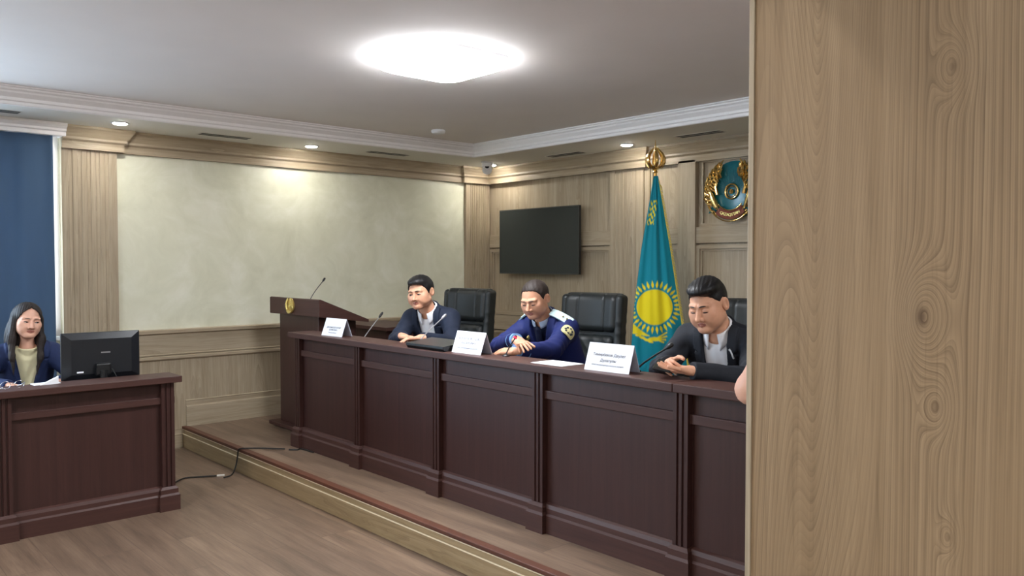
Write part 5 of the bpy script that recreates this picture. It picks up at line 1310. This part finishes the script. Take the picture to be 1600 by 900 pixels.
def dress_uniform(root, TM, TO, S, o):
    W = lambda x, y, z: tuple(TM @ np.array((x, y, z), np.float32) + TO)
    TMm = Matrix(TM.tolist())
    cloth_collar('shirt_collar', root, TM, TO, (0.062, 0.063), (0.072, 0.072), 0.048, 0.018, 26, 0.012, 'collar_pale', tilt=0.022, thick=0.003)
    # tie: knot and blade on the chest
    m = MB(); n = 12; vs = []
    for i in range(n + 1):
        u = i / n; z = 0.005 - 0.24 * u; w = 0.018 + 0.020 * u; y = -0.084 - 0.036 * math.sin(min(1.0, u * 1.4) * PI / 2)
        vs += [W(-w, y + 0.006, z), W(0, y - 0.002, z), W(w, y + 0.006, z)]
    m.add(vs, [(3 * i + j, 3 * i + 3 + j, 3 * i + 4 + j, 3 * i + 1 + j) for i in range(n) for j in range(2)], 'uniform_dark')
    ob = m.build('tie', root, smooth=True); md = ob.modifiers.new('thickness', 'SOLIDIFY'); md.thickness = 0.004
    for s in (-1, 1):
        # epaulette boards lying on the shoulders
        m = MB(); vs = []; K = 8
        for i in range(K + 1):
            u = i / K; x = s * (0.075 + 0.115 * u); z = 0.047 - 0.036 * u - 0.035 * u * u + 0.006; w = 0.030 - 0.004 * (1 - u)
            for (yy, zz) in ((-w, -0.003), (-w, 0.006), (w, 0.006), (w, -0.003)): vs.append(W(x, yy + 0.002, z + zz))
        fs = []
        for i in range(K):
            for q in range(4): fs.append((4 * i + q, 4 * i + (q + 1) % 4, 4 * i + 4 + (q + 1) % 4, 4 * i + 4 + q))
        fs += [(0, 1, 2, 3), (4 * K + 3, 4 * K + 2, 4 * K + 1, 4 * K)]
        m.add(vs, fs, 'epaulette_cloth'); ep = m.build('epaulette', root)
        m = MB()
        for u in (0.62, 0.80):
            x = s * (0.075 + 0.115 * u); z = 0.047 - 0.036 * u - 0.035 * u * u + 0.014
            pts = []
            for i in range(10): a = 2 * PI * i / 10; r_ = 0.008 if i % 2 == 0 else 0.004; pts.append((x + r_ * math.cos(a), 0.002 + r_ * math.sin(a)))
            m.prism(pts, z, z + 0.002, 'gold', lambda a, b, c: W(a, b, c))
        m.build('star_pin', ep)
        # collar badges
        m = MB(); pts = [(s * 0.080 + 0.009 * math.cos(2 * PI * i / 14), -0.066 + 0.013 * math.sin(2 * PI * i / 14)) for i in range(14)]
        m.prism(pts, -0.112, -0.070, 'pale_gold', lambda a, b, c: W(a, c, b)); m.build('collar_badge', root)
    # round badge on the left sleeve
    E_ = Vector(o['Lel']); a = S['L'] + (E_ - S['L']) * 0.44; ax = (E_ - S['L']).normalized()
    nrm = Vector((0.75, -0.66, 0.15)); nrm = (nrm - ax * nrm.dot(ax)).normalized(); side = ax.cross(nrm)
    c0 = a + nrm * 0.066
    m = MB()
    def disc(mb, r, lift, mat, n=24, cx=0.0, cy=0.0, sq=1.0):
        vs = [c0 + nrm * lift + side * cx + ax * cy]; m0 = 0.06
        for i in range(n):
            q = 2 * PI * i / n; ca, sa = math.cos(q), math.sin(q); px = r * (abs(ca) ** sq) * (1 if ca >= 0 else -1); py = r * 1.08 * (abs(sa) ** sq) * (1 if sa >= 0 else -1)
            x = cx + px; y = cy + py; vs.append(c0 + nrm * (lift - x * x / (2 * m0)) + side * x + ax * y)
        k = len(vs); vs += [v - nrm * 0.006 for v in vs]
        fs = [(0, i + 1, (i + 1) % n + 1) for i in range(n)] + [(i + 1, (i + 1) % n + 1, k + (i + 1) % n + 1, k + i + 1) for i in range(n)]
        mb.add(vs, fs, mat)
    disc(m, 0.042, 0.0035, 'patch_gold', sq=0.62); pt = m.build('sleeve_patch', root)
    m = MB()
    for i in range(8): q = 2 * PI * i / 8; disc(m, 0.0062, 0.0050, 'patch_dark', 8, 0.024 * math.cos(q), 0.025 * math.sin(q))
    disc(m, 0.015, 0.0050, 'patch_gold', 8); m.build('patch_pattern', pt)
    for s in ('R', 'L'):
        E_, W_ = Vector(o[s + 'el']), Vector(o[s + 'wr']); d = (E_ - W_).normalized()
        m = MB(); m.tube([W_ - d * 0.002, W_ + d * 0.034], [0.0335, 0.0365], 'piping_blue', 20); m.build('shirt_cuff', root, smooth=True)
        m = MB(); m.tube([W_ + d * 0.075, W_ + d * 0.080], [0.0418, 0.0422], 'piping_blue', 20); m.build('sleeve_piping', root, smooth=True)
dress_uniform(r2, TM, TO, S2, p2)

# the man with the phone, near the column
OP3 = [(-0.065, 0.12), (0.065, 0.12), (0.066, 0.0), (0.064, -0.10), (0.052, -0.24), (0.046, -0.6), (-0.040, -0.6), (-0.044, -0.24), (-0.052, -0.10), (-0.060, 0.0)]
p3 = dict(pelvis=(0, 0.05, 0.57), neckbase=(0.02, -0.245, 0.972), head=(0.0, -0.315, 1.092), hyaw=-4, hpitch=20, hroll=-4, fw=1.03, jaw=1.10, nk=1.10, hscale=1.0, hz=0.97, hair='slick', ht=0.005, htop=0.012, eye=0.0011, ez=-0.0065, brow=0.0027,
    handscale=0.87, Rel=(-0.200, -0.39, 0.790), Rwr=(-0.030, -0.625, 0.850), Lel=(0.27, -0.47, 0.795), Lwr=(0.110, -0.685, 0.838), sw=0.168, k=1.12, belly=1.08,
    Rhand=dict(f=(0.45, -0.85, 0.05), n=(-0.75, -0.2, 0.5), curl=0.62, thumb=0.4), Lhand=dict(f=(-0.97, -0.28, 0.08), n=(0.0, 0.2, -1), curl=0.20, thumb=0.0),
    legs=LEG, shirt='shirt_white', collar=True, buttons=True, open=0.0, cgap=40, jacket='suit_charcoal', openpoly=OP3, ainfl=0.0, skin='skin')
r3, TM, TO, HM, HO, S3 = person('heavy-set man with slicked black hair, dark jacket, by the column looking at a phone', (-2.195, 3.475, PZ), math.radians(8), p3)
W3 = lambda x, y, z: tuple(TM @ np.array((x, y, z), np.float32) + TO)
m = MB(); m.tube([W3(0.094, -0.108, -0.016), W3(0.104, -0.116, -0.056)], [0.0035, 0.0045], 'pen_white', 8); m.tube([W3(0.088, -0.106, -0.010), W3(0.095, -0.109, -0.020)], [0.005, 0.003], 'pen_white', 8); m.build('pocket_clip', r3, smooth=True)
t = thing('smartphone', 'dark smartphone held by the man beside the column', 'phone', (0, 0, 0))
m = MB(); m.box(-0.078, 0.078, -0.038, 0.038, -0.0045, 0.0045, 'black_plastic', 0.003); m.build('body', t)
m = MB(); m.box(-0.073, 0.073, -0.034, 0.034, 0.0046, 0.0052, 'screen_glass'); m.build('screen', t)
PH = t
PH.location = (-2.115, 2.790, PZ + 0.850); PH.rotation_euler = Euler((math.radians(10), math.radians(-8), math.radians(118)), 'XYZ')

# the woman at the small desk
OPW = [(-0.085, 0.12), (0.085, 0.12), (0.075, 0.0), (0.050, -0.12), (0.030, -0.22), (0.040, -0.30), (0.085, -0.6), (-0.085, -0.6), (-0.040, -0.30), (-0.030, -0.22), (-0.050, -0.12), (-0.075, 0.0)]
pw = dict(pelvis=(0, 0.02, 0.54), neckbase=(0, -0.14, 0.945), head=(0.0, -0.180, 1.100), hyaw=8, hpitch=4, hroll=6, hscale=0.96, fw=0.96, jaw=0.90, nk=0.84, hair='long', hairmat='hair_long', eye=0.0040, look=0.004, brow=0.0017,
    Rel=(-0.27, -0.24, 0.74), Rwr=(-0.13, -0.46, 0.745), Lel=(0.26, -0.24, 0.74), Lwr=(0.12, -0.46, 0.745), sw=0.140, k=0.90, handscale=0.9,
    Rhand=dict(f=(0.75, -0.6, -0.06), n=(0.1, 0, 1), curl=0.4), Lhand=dict(f=(-0.7, -0.65, -0.02), n=(0, 0.1, 1), curl=0.3),
    legs=dict(R=((-0.08, -0.02, 0.54), (-0.10, -0.38, 0.54), (-0.10, -0.34, 0.09)), L=((0.08, -0.02, 0.54), (0.10, -0.38, 0.54), (0.10, -0.34, 0.09))),
    shirt='shirt_cream', crew=True, jacket='suit_blue', openpoly=OPW, skin='skin_pale', open=0.0)
person('woman with long dark hair in blue jacket and cream top, seated behind the small desk', (-5.83, 1.145, 0), math.radians(86), pw)
c = copy_tree(ch); c.location = (-5.93, 1.12, 0); c.rotation_euler.z = math.radians(90); c['label'] = 'low black chair hidden behind the woman at the small desk'
del c['group']
for k_ in list(c.children):
    if k_.name.split('.')[0] in ('backrest', 'head_cushion', 'lumbar_cushion', 'side_bolster', 'armrest'): bpy.data.objects.remove(k_)
m = MB(); m.box(-0.20, 0.20, 0.17, 0.21, 0.52, 0.80, 'chair_leather', 0.015); m.box(-0.03, 0.03, 0.19, 0.215, 0.42, 0.56, 'black_plastic'); m.build('backrest', c)

# the bystander behind the oak column, only an elbow in view
pb = dict(pelvis=(0, 0.0, 0.98), neckbase=(0, -0.01, 1.43), head=(0, -0.06, 1.56), hyaw=0, hpitch=6, fw=1.0, hair='short', ht=0.012, htop=0.016, eye=0.004,
    Rel=(-0.25, -0.10, 1.145), Rwr=(-0.10, -0.30, 1.28), Lel=(0.285, -0.06, 1.145), Lwr=(0.08, -0.28, 1.28), sw=0.125, k=0.92,
    Rhand=dict(f=(0.35, -0.55, 0.75), n=(-0.7, -0.5, 0.1), curl=0.5), Lhand=dict(f=(-0.35, -0.55, 0.75), n=(0.7, -0.5, 0.1), curl=0.5),
    legs=dict(R=((-0.09, 0, 0.92), (-0.10, -0.02, 0.50), (-0.10, 0.0, 0.09)), L=((0.09, 0, 0.92), (0.10, -0.02, 0.50), (0.10, 0.0, 0.09))),
    shirt='tee_grey', bare=True, sleeve=(lambda p: 1.27 - p[2] + 0 * p[0] + 0 * p[1]), crew=True, skin='skin_pale', open=0.0)
pb_root = person('person with bare forearms standing behind the oak column, only an elbow showing', (-0.78, 1.69, 0), math.radians(180), pb)[0]

# ================================================================== OAK COLUMN in the foreground
CXA, CYA = -0.738, 1.20
t = thing('oak_column', 'broad oak clad column in the right foreground with knots and cathedral grain', 'column', (CXA, CYA, 0))
t.name = 'column'
m = MB(); m.box(0.010, 0.62, 0.0, 0.30, 0.0, ZC - 0.001, 'oak_column'); cp = m.build('cladding', t)
m = MB(); m.box(0.0, 0.0098, -0.003, 0.30, 0.0, ZC - 0.001, 'oak_upright'); m.build('edge_band', t, bevel=0.001)
# oak block added out of view, blocks light to shadow the column top
m = MB(); m.box(CXA, 0.9, 0.80, 1.195, 2.00, ZC - 0.001, 'oak_lengthwise'); struct('shadow_block', m)
